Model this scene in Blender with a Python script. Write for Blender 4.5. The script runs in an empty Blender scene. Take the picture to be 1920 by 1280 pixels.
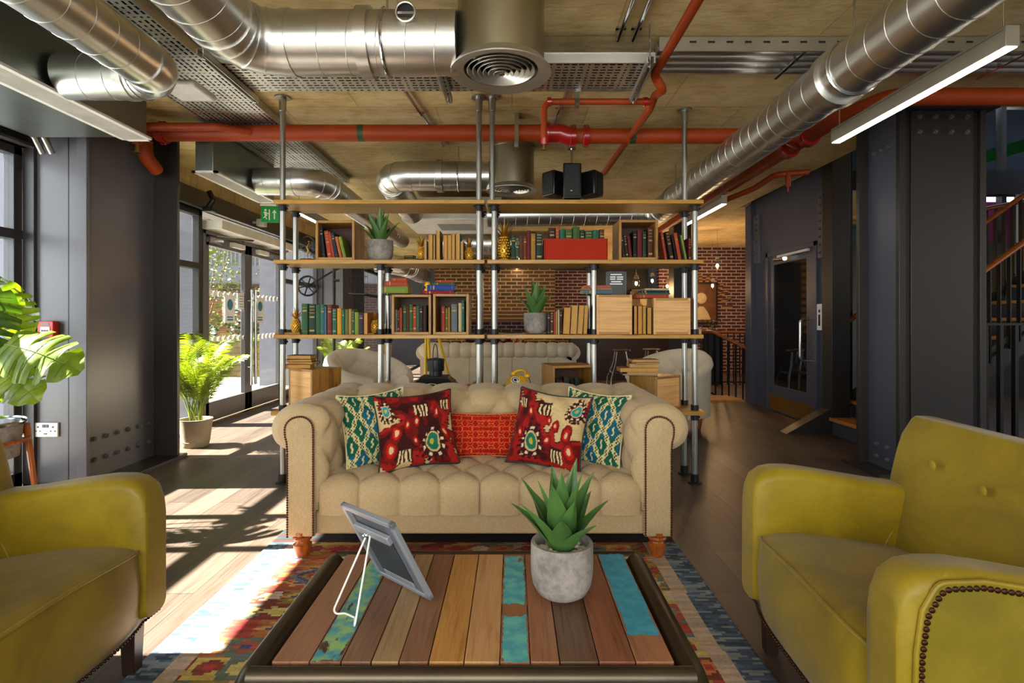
import bpy, bmesh, math, random
import numpy as np
from mathutils import Vector, Matrix, Euler
from math import pi, sin, cos, radians as R
random.seed(7)
SC = bpy.context.scene
COL = SC.collection
F, H = 1037.0, 1.235            # focal length in pixels of a 1920 wide frame, eye height

# ------------------------------------------------------------------ camera, sky, sun, exposure
cam = bpy.data.objects.new('camera', bpy.data.cameras.new('camera')); COL.objects.link(cam)
cam.data.sensor_width = 36; cam.data.lens = F / 1920 * 36; cam.data.clip_start = .02; cam.data.clip_end = 200
cam.location = (0, 0, H); cam.rotation_euler = (pi / 2, 0, 0); cam.data.shift_y = -40 / 1920
SC.camera = cam
SC.view_settings.view_transform = 'Standard'; SC.view_settings.look = 'None'
SC.view_settings.gamma = 1; SC.view_settings.use_curve_mapping = False
SC.view_settings.exposure = 1.2
SC.cycles.use_denoising = True
SC.cycles.max_bounces = 9; SC.cycles.diffuse_bounces = 5; SC.cycles.glossy_bounces = 4
SC.cycles.transparent_max_bounces = 16; SC.cycles.transmission_bounces = 8
SC.cycles.caustics_reflective = False; SC.cycles.caustics_refractive = False
SC.cycles.sample_clamp_indirect = 6
wd = bpy.data.worlds.new('sky'); SC.world = wd; wd.use_nodes = True
wn = wd.node_tree.nodes; wl = wd.node_tree.links
bg = wn['Background']; bg.inputs['Strength'].default_value = 1.0
wt = wn.new('ShaderNodeTexCoord'); wsx = wn.new('ShaderNodeSeparateXYZ'); wr = wn.new('ShaderNodeValToRGB')
wl.new(wt.outputs['Generated'], wsx.inputs[0]); wl.new(wsx.outputs['Z'], wr.inputs[0]); wl.new(wr.outputs[0], bg.inputs['Color'])
wr.color_ramp.elements[0].color = (1.0, .93, .82, 1); wr.color_ramp.elements[1].color = (.72, .84, 1.0, 1)
wr.color_ramp.elements[0].position = 0.02; wr.color_ramp.elements[1].position = .5
sun = bpy.data.objects.new('sun', bpy.data.lights.new('sun', 'SUN')); COL.objects.link(sun)
sun.data.energy = 34; sun.data.color = (1, .93, .82); sun.data.angle = R(.7)
sun.rotation_euler = Vector((1, .03, -.93)).to_track_quat('-Z', 'Y').to_euler()
def area(name, loc, rot, sx, sy, e, col):
    l = bpy.data.lights.new(name, 'AREA'); l.shape = 'RECTANGLE'; l.size = sx; l.size_y = sy; l.energy = e; l.color = col
    o = bpy.data.objects.new(name, l); COL.objects.link(o); o.location = loc; o.rotation_euler = rot; return o
# area lights standing in for window daylight at the left bay and stair hall 
area('daylight_near_bay', (-4.5, 2.2, 1.6), (0, -pi / 2, 0), 2.4, 3.2, 60, (.86, .92, 1))
area('fill_behind_camera', (-.9, -2.95, 1.6), (R(82), 0, R(-6)), 4.6, 2.2, 120, (1, .97, .92))  # added fill light behind the camera, no source known there
area('daylight_stair_hall', (9.5, 8.9, 4.4), (R(70), 0, R(145)), 3, 2, 25, (.7, .82, 1))

# ------------------------------------------------------------------ helpers
def hx(s, k=1.0):
    s = s.lstrip('#'); c = [int(s[i:i + 2], 16) / 255 for i in (0, 2, 4)]
    return tuple((x / 12.92 if x <= .04045 else ((x + .055) / 1.055) ** 2.4) * k for x in c) + (1,)
def P(px, py, d):               # pixel of the photograph at distance d -> point
    return Vector(((px - 960) * d / F, d, H + (600 - py) * d / F))
def X(px, d): return (px - 960) * d / F
def Z(py, d): return H + (600 - py) * d / F

MATS = {}
def newmat(name):
    m = bpy.data.materials.new(name); m.use_nodes = True
    nt = m.node_tree; b = nt.nodes['Principled BSDF']; MATS[name] = m
    return m, nt, nt.nodes, nt.links, b
def coords(nt, scale=(1, 1, 1), rot=(0, 0, 0), kind='Object'):
    t = nt.nodes.new('ShaderNodeTexCoord'); mp = nt.nodes.new('ShaderNodeMapping')
    nt.links.new(t.outputs[kind], mp.inputs[0]); mp.inputs['Scale'].default_value = scale; mp.inputs['Rotation'].default_value = rot
    return mp.outputs[0]
def noise(nt, vec, scale=5, detail=4, rough=.55, dist=0):
    n = nt.nodes.new('ShaderNodeTexNoise'); n.inputs['Scale'].default_value = scale; n.inputs['Detail'].default_value = detail
    n.inputs['Roughness'].default_value = rough; n.inputs['Distortion'].default_value = dist
    nt.links.new(vec, n.inputs['Vector']); return n.outputs['Fac']
def ramp(nt, fac, stops):
    r = nt.nodes.new('ShaderNodeValToRGB'); e = r.color_ramp.elements
    while len(e) < len(stops): e.new(.5)
    for el, (p, c) in zip(e, stops): el.position = p; el.color = c
    nt.links.new(fac, r.inputs[0]); return r.outputs[0]
def bump(nt, b, h, strength=.2, dist=.01):
    n = nt.nodes.new('ShaderNodeBump'); n.inputs['Strength'].default_value = strength; n.inputs['Distance'].default_value = dist
    nt.links.new(h, n.inputs['Height']); nt.links.new(n.outputs[0], b.inputs['Normal'])
def mixc(nt, fac, a, bb, mode='MIX'):
    m = nt.nodes.new('ShaderNodeMix'); m.data_type = 'RGBA'; m.blend_type = mode
    for inp, v in ((m.inputs[0], fac), (m.inputs[6], a), (m.inputs[7], bb)):
        if hasattr(v, 'is_linked'): nt.links.new(v, inp)
        else: inp.default_value = v
    return m.outputs[2]
def mth(nt, op, a, b2=None):
    m = nt.nodes.new('ShaderNodeMath'); m.operation = op
    for inp, v in ((m.inputs[0], a), (m.inputs[1], b2)):
        if v is None: continue
        if hasattr(v, 'is_linked'): nt.links.new(v, inp)
        else: inp.default_value = v
    return m.outputs[0]
def plain(name, col, rough=.5, metal=0, var=.12, scale=6, bmp=0, bscale=60, stretch=(1, 1, 1), coat=0, spec=.5, sheen=0):
    m, nt, n, l, b = newmat(name); c = hx(col) if isinstance(col, str) else col
    v = coords(nt, stretch); f = noise(nt, v, scale, 5)
    lo = tuple(x * (1 - var) for x in c[:3]) + (1,); hi = tuple(min(1, x * (1 + var)) for x in c[:3]) + (1,)
    l.new(ramp(nt, f, [(.3, lo), (.7, hi)]), b.inputs['Base Color'])
    b.inputs['Roughness'].default_value = rough; b.inputs['Metallic'].default_value = metal
    b.inputs['Coat Weight'].default_value = coat; b.inputs['Specular IOR Level'].default_value = spec
    b.inputs['Sheen Weight'].default_value = sheen
    if bmp: bump(nt, b, noise(nt, v, bscale, 3), bmp)
    return m
def wood(name, dark, light, axis=0, rough=.45, scale=1.0, streak=14, knots=False):
    m, nt, n, l, b = newmat(name)
    s = [streak * scale] * 3; s[axis] = 1.1 * scale
    v = coords(nt, s); f = noise(nt, v, 2.2, 6, .6, .6)
    s2 = [90 * scale] * 3; s2[axis] = 3 * scale
    f2 = noise(nt, coords(nt, s2), 1, 3)
    c = ramp(nt, f, [(.3, hx(dark)), (.5, hx(light)), (.75, hx(dark, 1.15))])
    c = mixc(nt, .35, c, ramp(nt, f2, [(.35, (.55, .5, .45, 1)), (.65, (1, 1, 1, 1))]), 'MULTIPLY')
    l.new(c, b.inputs['Base Color']); b.inputs['Roughness'].default_value = rough
    bump(nt, b, f2, .08, .004); return m
def emit(name, col, s):
    m, nt, n, l, b = newmat(name); b.inputs['Base Color'].default_value = hx(col)
    b.inputs['Emission Color'].default_value = hx(col); b.inputs['Emission Strength'].default_value = s; return m

def perp(d):
    d = d.normalized(); a = Vector((0, 0, 1)) if abs(d.z) < .9 else Vector((1, 0, 0))
    u = d.cross(a).normalized(); return u, d.cross(u).normalized()
class MB:
    def __init__(s, M=None): s.v = []; s.f = []; s.mi = []; s.m = 0; s.M = M
    def add(s, vs, fs):
        o = len(s.v)
        s.v += [s.M @ Vector(v) for v in vs] if s.M else [Vector(v) for v in vs]
        s.f += [tuple(i + o for i in f) for f in fs]; s.mi += [s.m] * len(fs); return s
    def box(s, x0, x1, y0, y1, z0, z1, rot=None):
        vs = [(x, y, z) for z in (z0, z1) for y in (y0, y1) for x in (x0, x1)]
        if rot:
            c = Vector(((x0 + x1) / 2, (y0 + y1) / 2, (z0 + z1) / 2)); E = Euler(rot).to_matrix()
            vs = [c + E @ (Vector(v) - c) for v in vs]
        return s.add(vs, [(0, 2, 3, 1), (4, 5, 7, 6), (0, 1, 5, 4), (2, 6, 7, 3), (0, 4, 6, 2), (1, 3, 7, 5)])
    def rings(s, rs, close=True, caps=(True, True)):
        n = len(rs[0]); vs = [v for r in rs for v in r]; fs = []
        for i in range(len(rs) - 1):
            for j in range(n if close else n - 1):
                k = (j + 1) % n; fs.append((i * n + j, i * n + k, (i + 1) * n + k, (i + 1) * n + j))
        if close and caps[0]: fs.append(tuple(range(n - 1, -1, -1)))
        if close and caps[1]: fs.append(tuple((len(rs) - 1) * n + j for j in range(n)))
        return s.add(vs, fs)
    def cyl(s, a, b, r, r2=None, n=16, caps=(True, True)):
        a, b = Vector(a), Vector(b); r2 = r if r2 is None else r2; u, w = perp(b - a)
        mk = lambda c, q: [c + (u * cos(2 * pi * i / n) + w * sin(2 * pi * i / n)) * q for i in range(n)]
        return s.rings([mk(a, r), mk(b, r2)], caps=caps)
    def tube(s, pts, r, n=10, caps=True, closed=False, flat=None):
        pts = [Vector(p) for p in pts]; N = len(pts); rs = []
        rr = r if hasattr(r, '__len__') else [r] * N
        T = [(pts[min(i + 1, N - 1)] - pts[max(i - 1, 0)]).normalized() for i in range(N)]
        if closed: T = [(pts[(i + 1) % N] - pts[i - 1]).normalized() for i in range(N)]
        u, w = perp(T[0])
        if flat is not None: u = Vector(flat); 
        for i in range(N):
            u = (u - T[i] * u.dot(T[i])).normalized(); w = T[i].cross(u)
            a, b = rr[i] if hasattr(rr[i], '__len__') else (rr[i], rr[i])
            rs.append([pts[i] + u * cos(2 * pi * k / n) * a + w * sin(2 * pi * k / n) * b for k in range(n)])
        if closed: rs.append(rs[0]); return s.rings(rs, caps=(False, False))
        return s.rings(rs, caps=(caps, caps))
    def lathe(s, prof, c=(0, 0, 0), n=28, caps=(True, True), sx=1, sy=1):
        c = Vector(c)
        return s.rings([[c + Vector((r * cos(2 * pi * i / n) * sx, r * sin(2 * pi * i / n) * sy, z)) for i in range(n)] for r, z in prof], caps=caps)
    def sph(s, c, r, n=12, m=8, sc=(1, 1, 1)):
        c = Vector(c)
        return s.rings([[c + Vector((r * sc[0] * sin(pi * j / m) * cos(2 * pi * i / n), r * sc[1] * sin(pi * j / m) * sin(2 * pi * i / n), -r * sc[2] * cos(pi * j / m))) for i in range(n)]
                        for j in [.001 * m] + list(range(1, m)) + [m - .001 * m]])
    def prism(s, pts, axis, a0, a1):   # polygon extruded along an axis; pts are the other two coords in order
        def mk(p, a):
            return {0: (a, p[0], p[1]), 1: (p[0], a, p[1]), 2: (p[0], p[1], a)}[axis]
        return s.rings([[mk(p, a0) for p in pts], [mk(p, a1) for p in pts]])
    def grid(s, pts):             # pts[i][j]
        n, m = len(pts), len(pts[0])
        return s.add([p for r in pts for p in r], [(i * m + j, (i + 1) * m + j, (i + 1) * m + j + 1, i * m + j + 1) for i in range(n - 1) for j in range(m - 1)])
    def build(s, name, mat, parent=None, w=False, origin=None, smooth=True, ang=38, bev=0, seg=2, sub=0):
        me = bpy.data.meshes.new(name); o = bpy.data.objects.new(name, me); COL.objects.link(o)
        off = Vector((0, 0, 0))
        if parent is not None and w:
            q = parent
            while q is not None: off += q.location; q = q.parent
        if origin is not None: off = Vector(origin); o.location = off
        vv = np.array([tuple(v - off) for v in s.v], dtype=np.float32)
        me.from_pydata(vv.tolist(), [], s.f)
        for mm in (mat if isinstance(mat, (list, tuple)) else [mat]): me.materials.append(MATS[mm] if isinstance(mm, str) else mm)
        if any(s.mi): me.polygons.foreach_set('material_index', s.mi)
        bm = bmesh.new(); bm.from_mesh(me); bmesh.ops.recalc_face_normals(bm, faces=bm.faces); bm.to_mesh(me); bm.free()
        if smooth:
            me.polygons.foreach_set('use_smooth', [True] * len(me.polygons)); me.set_sharp_from_angle(angle=R(ang))
        if bev:
            m = o.modifiers.new('bevel', 'BEVEL'); m.width = bev; m.segments = seg; m.limit_method = 'ANGLE'; m.angle_limit = R(40)
            m.harden_normals = False
        if sub:
            m = o.modifiers.new('sub', 'SUBSURF'); m.levels = sub; m.render_levels = sub
        if parent is not None: o.parent = parent
        return o
def tag(o, label=None, cat=None, group=None, kind=None):
    if label: o['label'] = label
    if cat: o['category'] = cat
    if group: o['group'] = group
    if kind: o['kind'] = kind
    return o
def thing(name, label, cat, loc=(0, 0, 0), rz=0, group=None, kind=None):
    o = bpy.data.objects.new(name, None); COL.objects.link(o); o.location = loc; o.rotation_euler = (0, 0, rz)
    o.empty_display_size = .1
    return tag(o, label, cat, group, kind)
def copy_tree(o, parent=None):
    c = o.copy(); COL.objects.link(c)
    if parent is not None: c.parent = parent
    for ch in list(o.children): copy_tree(ch, c)
    return c
def bx(name, mat, x0, x1, y0, y1, z0, z1, parent=None, w=True, bev=0, rot=None, **k):
    mb = MB().box(x0, x1, y0, y1, z0, z1, rot)
    if parent is None and 'origin' not in k: k['origin'] = ((x0 + x1) / 2, (y0 + y1) / 2, z0)
    return mb.build(name, mat, parent, w, bev=bev, **k)
def struct(name, mat, *b, **k):
    o = bx(name, mat, *b, **k); o['kind'] = 'structure'; return o
def fillet(pts, r, n=6):
    pts = [Vector(p) for p in pts]; out = [pts[0]]
    for i in range(1, len(pts) - 1):
        a, b, c = pts[i - 1], pts[i], pts[i + 1]; d1 = (a - b).normalized(); d2 = (c - b).normalized()
        ang = d1.angle(d2); t = min(r / math.tan(ang / 2), (a - b).length * .49, (c - b).length * .49); rr = t * math.tan(ang / 2)
        bis = (d1 + d2).normalized(); ce = b + bis * (rr / sin(ang / 2))
        p1, p2 = b + d1 * t, b + d2 * t; v1, v2 = p1 - ce, p2 - ce; A = v1.angle(v2)
        for k in range(n + 1):
            q = k / n; out.append(ce + (v1 * sin((1 - q) * A) + v2 * sin(q * A)) / sin(A))
    out.append(pts[-1]); return out
# ------------------------------------------------------------------ materials
plain('steel_paint', '#5c5a5e', .34, .0, .05, 2, .03, 40)
plain('steel_paint_dark', '#2a2726', .4, 0, .06, 2)
plain('navy_paint', '#474a59', .42, 0, .06, 2)
plain('black_metal', '#0d0d0e', .42, .3, .1, 5)
plain('black_plastic', '#101011', .35, 0, .05, 5)
plain('chrome', '#c9cbcf', .16, 1, .04, 3)
plain('pole_steel', '#9c9b96', .33, 1, .08, 12, stretch=(1, 1, .3))
plain('steel_frame', '#8c8f97', .4, .25, .06, 3)
plain('white_plastic', '#e4e2dc', .45)
plain('white_paint', '#dad7cf', .6)
plain('red_paint', '#94380f', .5, 0, .12, 5, .03, spec=.3)
plain('red_gloss', '#9e1512', .28, 0, .1, 8, coat=.4)
plain('red_plastic', '#c8241c', .35)
plain('gold', '#c79a3a', .33, .9, .15, 20)
plain('brass', '#b08b4a', .3, 1)
plain('yellow_paint', '#e3b705', .4)
plain('yellow_plastic', '#e0a810', .25, 0, .1, 4, coat=.3)
plain('darkwood', '#2c1a12', .35, 0, .2, 8, stretch=(6, 6, 1))
plain('nail', '#4a2c1e', .3, .85, .1, 10)
plain('gunmetal', '#4e4538', .36, .85, .15, 4)
plain('pages', '#b98a45', .8, 0, .18, 30, .2, 90, stretch=(8, 1, 1))
plain('leaf_agave', '#466b32', .42, 0, .25, 6)
plain('leaf_fern', '#7fa628', .45, 0, .25, 4)
plain('stem', '#8a9a3a', .5)
plain('soil', '#2b1f16', .95, 0, .3, 30, .5)
plain('pebble', '#d8cfbd', .5, 0, .25, 9)
plain('terracotta_grey', '#8c8069', .85, 0, .25, 5, .15, 25)
plain('fabric_cream', '#dccfb6', .9, 0, .06, 8, .15, 350, sheen=.2)
plain('black_shade', '#070707', .6)
plain('grey_panel', '#5a5c68', .5)
plain('stonewhite', '#98948c', .85, 0, .06, 3)
plain('foliage', '#5c6a1c', .55, 0, .35, 3)
plain('foliage_dark', '#223a1c', .55, 0, .35, 3)
plain('bark', '#6b5842', .9, 0, .2, 12)
plain('slatwood', '#7e4e20', .7, 0, .2, 6)
plain('sign_green', '#0f8a3a', .4)
plain('frosted', '#9aa6bd', .35, 0, .04, 2)
plain('figure_bronze', '#7a5a30', .35, .9)
wood('shelf_wood', '#774c0a', '#b4862a', 0, .4)
wood('crate_wood', '#65400c', '#a0722a', 2, .45)
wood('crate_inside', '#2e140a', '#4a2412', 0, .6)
wood('crate_wood_x', '#734812', '#aa7c34', 0, .45)
wood('pine', '#b87c3a', '#d8a868', 0, .5, .8)
wood('rail_wood', '#6b3312', '#9a5220', 0, .3)
wood('oak', '#a86a28', '#cf9144', 1, .45)
wood('leg_wood', '#7a3a12', '#a85a22', 2, .22)
def galv(name, col, rough=.27, ani=1):
    m, nt, n, l, b = newmat(name)
    f = noise(nt, coords(nt), 3.5, 4); g = noise(nt, coords(nt, (2, 2, 2)), 2, 3)
    c = hx(col); l.new(ramp(nt, f, [(.3, tuple(x * .82 for x in c[:3]) + (1,)), (.7, c)]), b.inputs['Base Color'])
    b.inputs['Metallic'].default_value = 1
    b.inputs['Roughness'].default_value = rough; return m
galv('galvanised', '#d6d6d2', .32); galv('galv_box', '#8f978c', .36); galv('drum_metal', '#a9a48d', .33); galv('tray_metal', '#d4d3cc', .42)
# concrete soffit with plywood joint lines and stains
m, nt, n, l, b = newmat('concrete')
v = coords(nt, kind='Object'); f = noise(nt, v, 1.3, 7, .62, .5); g = noise(nt, coords(nt, (1, 3, 1)), 6, 6, .65, .4)
c = ramp(nt, f, [(.28, hx('#b39a62')), (.5, hx('#dcc38c')), (.72, hx('#eedcb0'))])
c = mixc(nt, .45, c, ramp(nt, g, [(.3, hx('#9a835a')), (.55, (1, 1, 1, 1)), (.8, hx('#c9b283'))]), 'MULTIPLY')
br = nt.nodes.new('ShaderNodeTexBrick'); br.inputs['Scale'].default_value = 1; br.inputs['Mortar Size'].default_value = .004
br.inputs['Brick Width'].default_value = 1.22; br.inputs['Row Height'].default_value = 1.1; br.inputs['Color1'].default_value = (1, 1, 1, 1); br.inputs['Color2'].default_value = (.86, .86, .84, 1)
br.inputs['Mortar'].default_value = (.62, .55, .42, 1); l.new(v, br.inputs['Vector'])
c = mixc(nt, 1, c, br.outputs[0], 'MULTIPLY'); l.new(c, b.inputs['Base Color']); b.inputs['Roughness'].default_value = .8; bump(nt, b, g, .25, .02)
# pot concrete
m, nt, n, l, b = newmat('pot_concrete')
f = noise(nt, coords(nt), 9, 7, .65); g = noise(nt, coords(nt), 60, 5)
l.new(mixc(nt, .5, ramp(nt, f, [(.3, hx('#605a53')), (.5, hx('#8f8781')), (.75, hx('#a59d98'))]), ramp(nt, g, [(.35, (.6, .58, .55, 1)), (.55, (1, 1, 1, 1))]), 'MULTIPLY'), b.inputs['Base Color'])
b.inputs['Roughness'].default_value = .85; bump(nt, b, mth(nt, 'ADD', f, g), .3, .006)
# plank floor (planks run away from the camera)
m, nt, n, l, b = newmat('floor_planks')
v = coords(nt, rot=(0, 0, pi / 2)); br = nt.nodes.new('ShaderNodeTexBrick'); br.inputs['Scale'].default_value = 1
br.inputs['Brick Width'].default_value = 1.25; br.inputs['Row Height'].default_value = .18; br.inputs['Mortar Size'].default_value = .0016
br.offset = .37; br.inputs['Color1'].default_value = hx('#665649'); br.inputs['Color2'].default_value = hx('#483c34'); br.inputs['Mortar'].default_value = hx('#1c120c'); l.new(v, br.inputs['Vector'])
g = noise(nt, coords(nt, (14, .55, 1)), 3, 7, .65, .8); g2 = noise(nt, coords(nt, (60, 1.2, 1)), 3, 4)
c = mixc(nt, .8, br.outputs[0], ramp(nt, g, [(.25, (.34, .31, .29, 1)), (.5, (.9, .88, .86, 1)), (.75, (1.0, .97, .92, 1))]), 'MULTIPLY')
c = mixc(nt, .4, c, ramp(nt, g2, [(.35, (.5, .5, .5, 1)), (.6, (1, 1, 1, 1))]), 'MULTIPLY')
l.new(c, b.inputs['Base Color']); l.new(ramp(nt, g, [(.3, (.34,) * 3 + (1,)), (.7, (.5,) * 3 + (1,))]), b.inputs['Roughness']); bump(nt, b, g2, .06, .003)
# bricks: coordinates x,z
def brickmat(name, c1, c2, mort, rot=(pi / 2, 0, 0), w=.225, h=.075, ms=.011):
    m, nt, n, l, b = newmat(name); v = coords(nt, rot=rot)
    br = nt.nodes.new('ShaderNodeTexBrick'); br.inputs['Scale'].default_value = 1; br.inputs['Brick Width'].default_value = w; br.inputs['Row Height'].default_value = h
    br.inputs['Mortar Size'].default_value = ms; br.inputs['Mortar Smooth'].default_value = .1; br.inputs['Bias'].default_value = 0
    br.inputs['Color1'].default_value = hx(c1); br.inputs['Color2'].default_value = hx(c2); br.inputs['Mortar'].default_value = hx(mort)
    l.new(v, br.inputs['Vector']); g = noise(nt, v, 14, 4)
    l.new(mixc(nt, .4, br.outputs[0], ramp(nt, g, [(.3, (.5, .5, .5, 1)), (.65, (1, 1, 1, 1))]), 'MULTIPLY'), b.inputs['Base Color'])
    b.inputs['Roughness'].default_value = .85; bump(nt, b, mth(nt, 'SUBTRACT', 1.0, br.outputs['Fac']), .5, .01); return m
brickmat('brick_chimney', '#6e4424', '#4a3420', '#b3935f')
brickmat('brick_soldier', '#6e4424', '#5a3a20', '#b3935f', rot=(pi / 2, pi / 2, 0))
brickmat('brick_back', '#5e2e26', '#4a2320', '#b0a0a0')
brickmat('brick_out', '#553a32', '#3c2826', '#6a5c58')
brickmat('stone_low', '#7a6234', '#5a4c30', '#4a4030', w=.5, h=.13, ms=.012)
# glass
m, nt, n, l, b = newmat('glass'); n.remove(b); out = n['Material Output']
tr = n.new('ShaderNodeBsdfTransparent'); gl = n.new('ShaderNodeBsdfGlossy'); gl.inputs['Roughness'].default_value = .02; mx = n.new('ShaderNodeMixShader')
fr = n.new('ShaderNodeLayerWeight'); fr.inputs[0].default_value = .5; tr.inputs[0].default_value = (.93, .96, .97, 1)
fa = mth(nt, 'ADD', mth(nt, 'MULTIPLY', mth(nt, 'POWER', fr.outputs['Facing'], 4.0), .35), .02)
l.new(fa, mx.inputs[0]); l.new(tr.outputs[0], mx.inputs[1]); l.new(gl.outputs[0], mx.inputs[2]); l.new(mx.outputs[0], out.inputs[0])
plain('dark_glass', '#0b0f12', .04, 0, .05, 2, spec=.9)
# leather with mottling
def leather(name, lo, mid, hi):
    m, nt, n, l, b = newmat(name); v = coords(nt, kind='Object'); f = noise(nt, v, 3.2, 6, .62, .5); g = noise(nt, coords(nt, (1, 1, 1)), 140, 3)
    k = noise(nt, coords(nt, (4, 9, 4)), 5, 8, .7, 1.5)
    c = ramp(nt, f, [(.3, hx(lo)), (.5, hx(mid)), (.72, hx(hi))])
    c = mixc(nt, ramp(nt, k, [(.62, (0, 0, 0, 1)), (.78, (.35, .35, .35, 1))]), c, hx('#b0a648'))
    l.new(c, b.inputs['Base Color']); b.inputs['Roughness'].default_value = .5; b.inputs['Specular IOR Level'].default_value = .35
    b.inputs['Sheen Weight'].default_value = .12; bump(nt, b, g, .1, .002)
leather('leather', '#6a5800', '#826c00', '#96800c')
# linen weave
m, nt, n, l, b = newmat('linen')
v1 = noise(nt, coords(nt, (520, 520, 60)), 1, 2); v2 = noise(nt, coords(nt, (60, 60, 620)), 1, 2); f = noise(nt, coords(nt), 3, 4)
c = ramp(nt, mth(nt, 'MULTIPLY', mth(nt, 'ADD', v1, v2), .5), [(.3, hx('#a48a62')), (.7, hx('#c9b189'))])
c = mixc(nt, .35, c, ramp(nt, f, [(.3, (.82, .78, .7, 1)), (.7, (1, 1, 1, 1))]), 'MULTIPLY')
l.new(c, b.inputs['Base Color']); b.inputs['Roughness'].default_value = .88; b.inputs['Sheen Weight'].default_value = .15; bump(nt, b, mth(nt, 'ADD', v1, v2), .25, .002)
# coloured by a baked pattern attribute (cloth prints, rug)
for nm, bs in (('print_cloth', 500), ('rug_weave', 260)):
    m, nt, n, l, b = newmat(nm); a = n.new('ShaderNodeVertexColor'); a.layer_name = 'pattern'
    g = noise(nt, coords(nt, (1, 6, 1) if nm == 'rug_weave' else (1, 1, 1)), bs / 4, 3)
    l.new(mixc(nt, .45, a.outputs[0], ramp(nt, g, [(.3, (.6, .6, .6, 1)), (.6, (1, 1, 1, 1))]), 'MULTIPLY'), b.inputs['Base Color'])
    b.inputs['Roughness'].default_value = .9; b.inputs['Specular IOR Level'].default_value = .2; bump(nt, b, g, .35, .003)
# peeling painted planks
def peel(name, paint, paint2, base, thr):
    m, nt, n, l, b = newmat(name); v = coords(nt); f = noise(nt, coords(nt, (1, .5, 1)), 13, 7, .62, .4); g = noise(nt, v, 26, 5)
    wd_ = ramp(nt, noise(nt, coords(nt, (40, 2, 1)), 2, 5), [(.3, hx(base, .7)), (.7, hx(base, 1.2))])
    p = ramp(nt, g, [(.4, hx(paint)), (.6, hx(paint2))])
    e = ramp(nt, f, [(thr - .03, (0, 0, 0, 1)), (thr, (1, 1, 1, 1))])
    c = mixc(nt, e, wd_, p); l.new(c, b.inputs['Base Color']); b.inputs['Roughness'].default_value = .5; bump(nt, b, f, .3, .004)
peel('paint_teal', '#3f8fa0', '#8fb46a', '#4a3222', .43); peel('paint_turq', '#4a96a6', '#62b5a8', '#8a5230', .37); peel('paint_blue', '#2a86a2', '#3d95ae', '#6a4a38', .31)
for i, (a, bb) in enumerate([('#7f5440', '#9a6e52'), ('#64432f', '#836049'), ('#866848', '#a68860'), ('#6c4733', '#8d6348'), ('#9e6830', '#bd8a4a'), ('#a4744a', '#c29464'), ('#79482e', '#986848'), ('#4a3224', '#694c38'), ('#683a26', '#88543c'), ('#784a32', '#9c6a48')]):
    wood('plank_%s' % 'abcdefghij'[i], a, bb, 1, .42, 1.5, 18)

plain('panel_dark', '#303238', .5, 0, .2, 12)
# ------------------------------------------------------------------ room shell
CZ = 2.93
struct('floor', 'floor_planks', -3.72, 12, -2.6, 16, -.06, 0, origin=(0, 0, 0), smooth=False)
o = MB().box(-3.72, 3.42, -2.6, 16, CZ, CZ + .25).box(3.42, 7.5, -2.6, 4.28, CZ, CZ + .25).build('ceiling', 'concrete', origin=(0, 0, CZ), smooth=False); o['kind'] = 'structure'
struct('wall_sun_block', 'concrete', 3.36, 3.42, 4.28, 13, CZ + .25, 5.8)  # unseen wall added to block sun leaking in above the ceiling
struct('ceiling_lift_hall', 'concrete', 3.42, 6.4, 8.3, 13, CZ, CZ + .25, origin=(4, 10, CZ), smooth=False)
struct('wall_back', 'navy_paint', -3.7, 7.5, 15.2, 15.4, 0, CZ)
o = MB().box(-3.72, -3.6, -2.6, 16, 2.72, CZ).build('wall_left', 'concrete', origin=(-3.66, 4, 2.72), smooth=False); o['kind'] = 'structure'
o = MB().box(-3.78, -3.56, -2.6, 16, 2.50, 2.72).box(-3.60, -3.50, -2.6, 16, 2.50, 2.52).build('trim_1', 'steel_paint_dark', origin=(-3.66, 4, 2.5)); o['kind'] = 'structure'

def window(n, y0, y1, ts=(1.05, 1.86), z1=2.5, mull=()):
    t = thing('window_%d' % n, None, None, (-3.65, (y0 + y1) / 2, 0), kind='structure')
    m = MB().box(-3.69, -3.61, y0, y0 + .07, 0, z1).box(-3.69, -3.61, y1 - .07, y1, 0, z1).box(-3.69, -3.61, y0, y1, 0, .12).box(-3.69, -3.61, y0, y1, z1 - .06, z1)
    for z in ts: m.box(-3.70, -3.60, y0, y1, z - .035, z + .035)
    for y in mull: m.box(-3.70, -3.60, y - .04, y + .04, 0, z1)
    m.build('window_frame', 'steel_paint_dark', t, True, bev=.004)
    bx('window_pane', 'glass', -3.654, -3.646, y0 + .07, y1 - .07, .12, z1 - .06, t)
    return t
window(1, 1.9, 4.08, mull=(2.92, 3.42)); window(2, -2.6, .9); window(3, 4.97, 6.45, mull=()); window(4, 8.75, 10.3); window(5, 12.6, 15.2)
bx('trim_2', 'steel_paint', -3.7, -3.55, .9, 1.9, 0, 2.5)['kind'] = 'structure'
o = MB().box(-3.7, 12, -2.7, -2.6, 0, .15).box(-3.7, 12, -2.7, -2.6, 2.75, CZ).box(-3.72, -3.5, -2.7, -2.6, 0, CZ).box(5.5, 12, -2.7, -2.6, 0, CZ).build('wall_added_front', 'steel_paint', origin=(0, -2.65, 0), smooth=False); o['kind'] = 'structure'  # unseen wall added behind the camera, open for the fill light
t = thing('window_7', None, None, (1, -2.65, .15), kind='structure'); m = MB()  # unseen glazing added in front of the fill light
for x in (-3.5, -1.7, .1, 1.9, 3.7, 5.46): m.box(x, x + .05, -2.68, -2.62, .15, 2.75)
m.build('window_frame', 'steel_paint_dark', t, True); bx('window_pane', 'glass', -3.5, 5.5, -2.654, -2.646, .15, 2.75, t)
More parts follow.
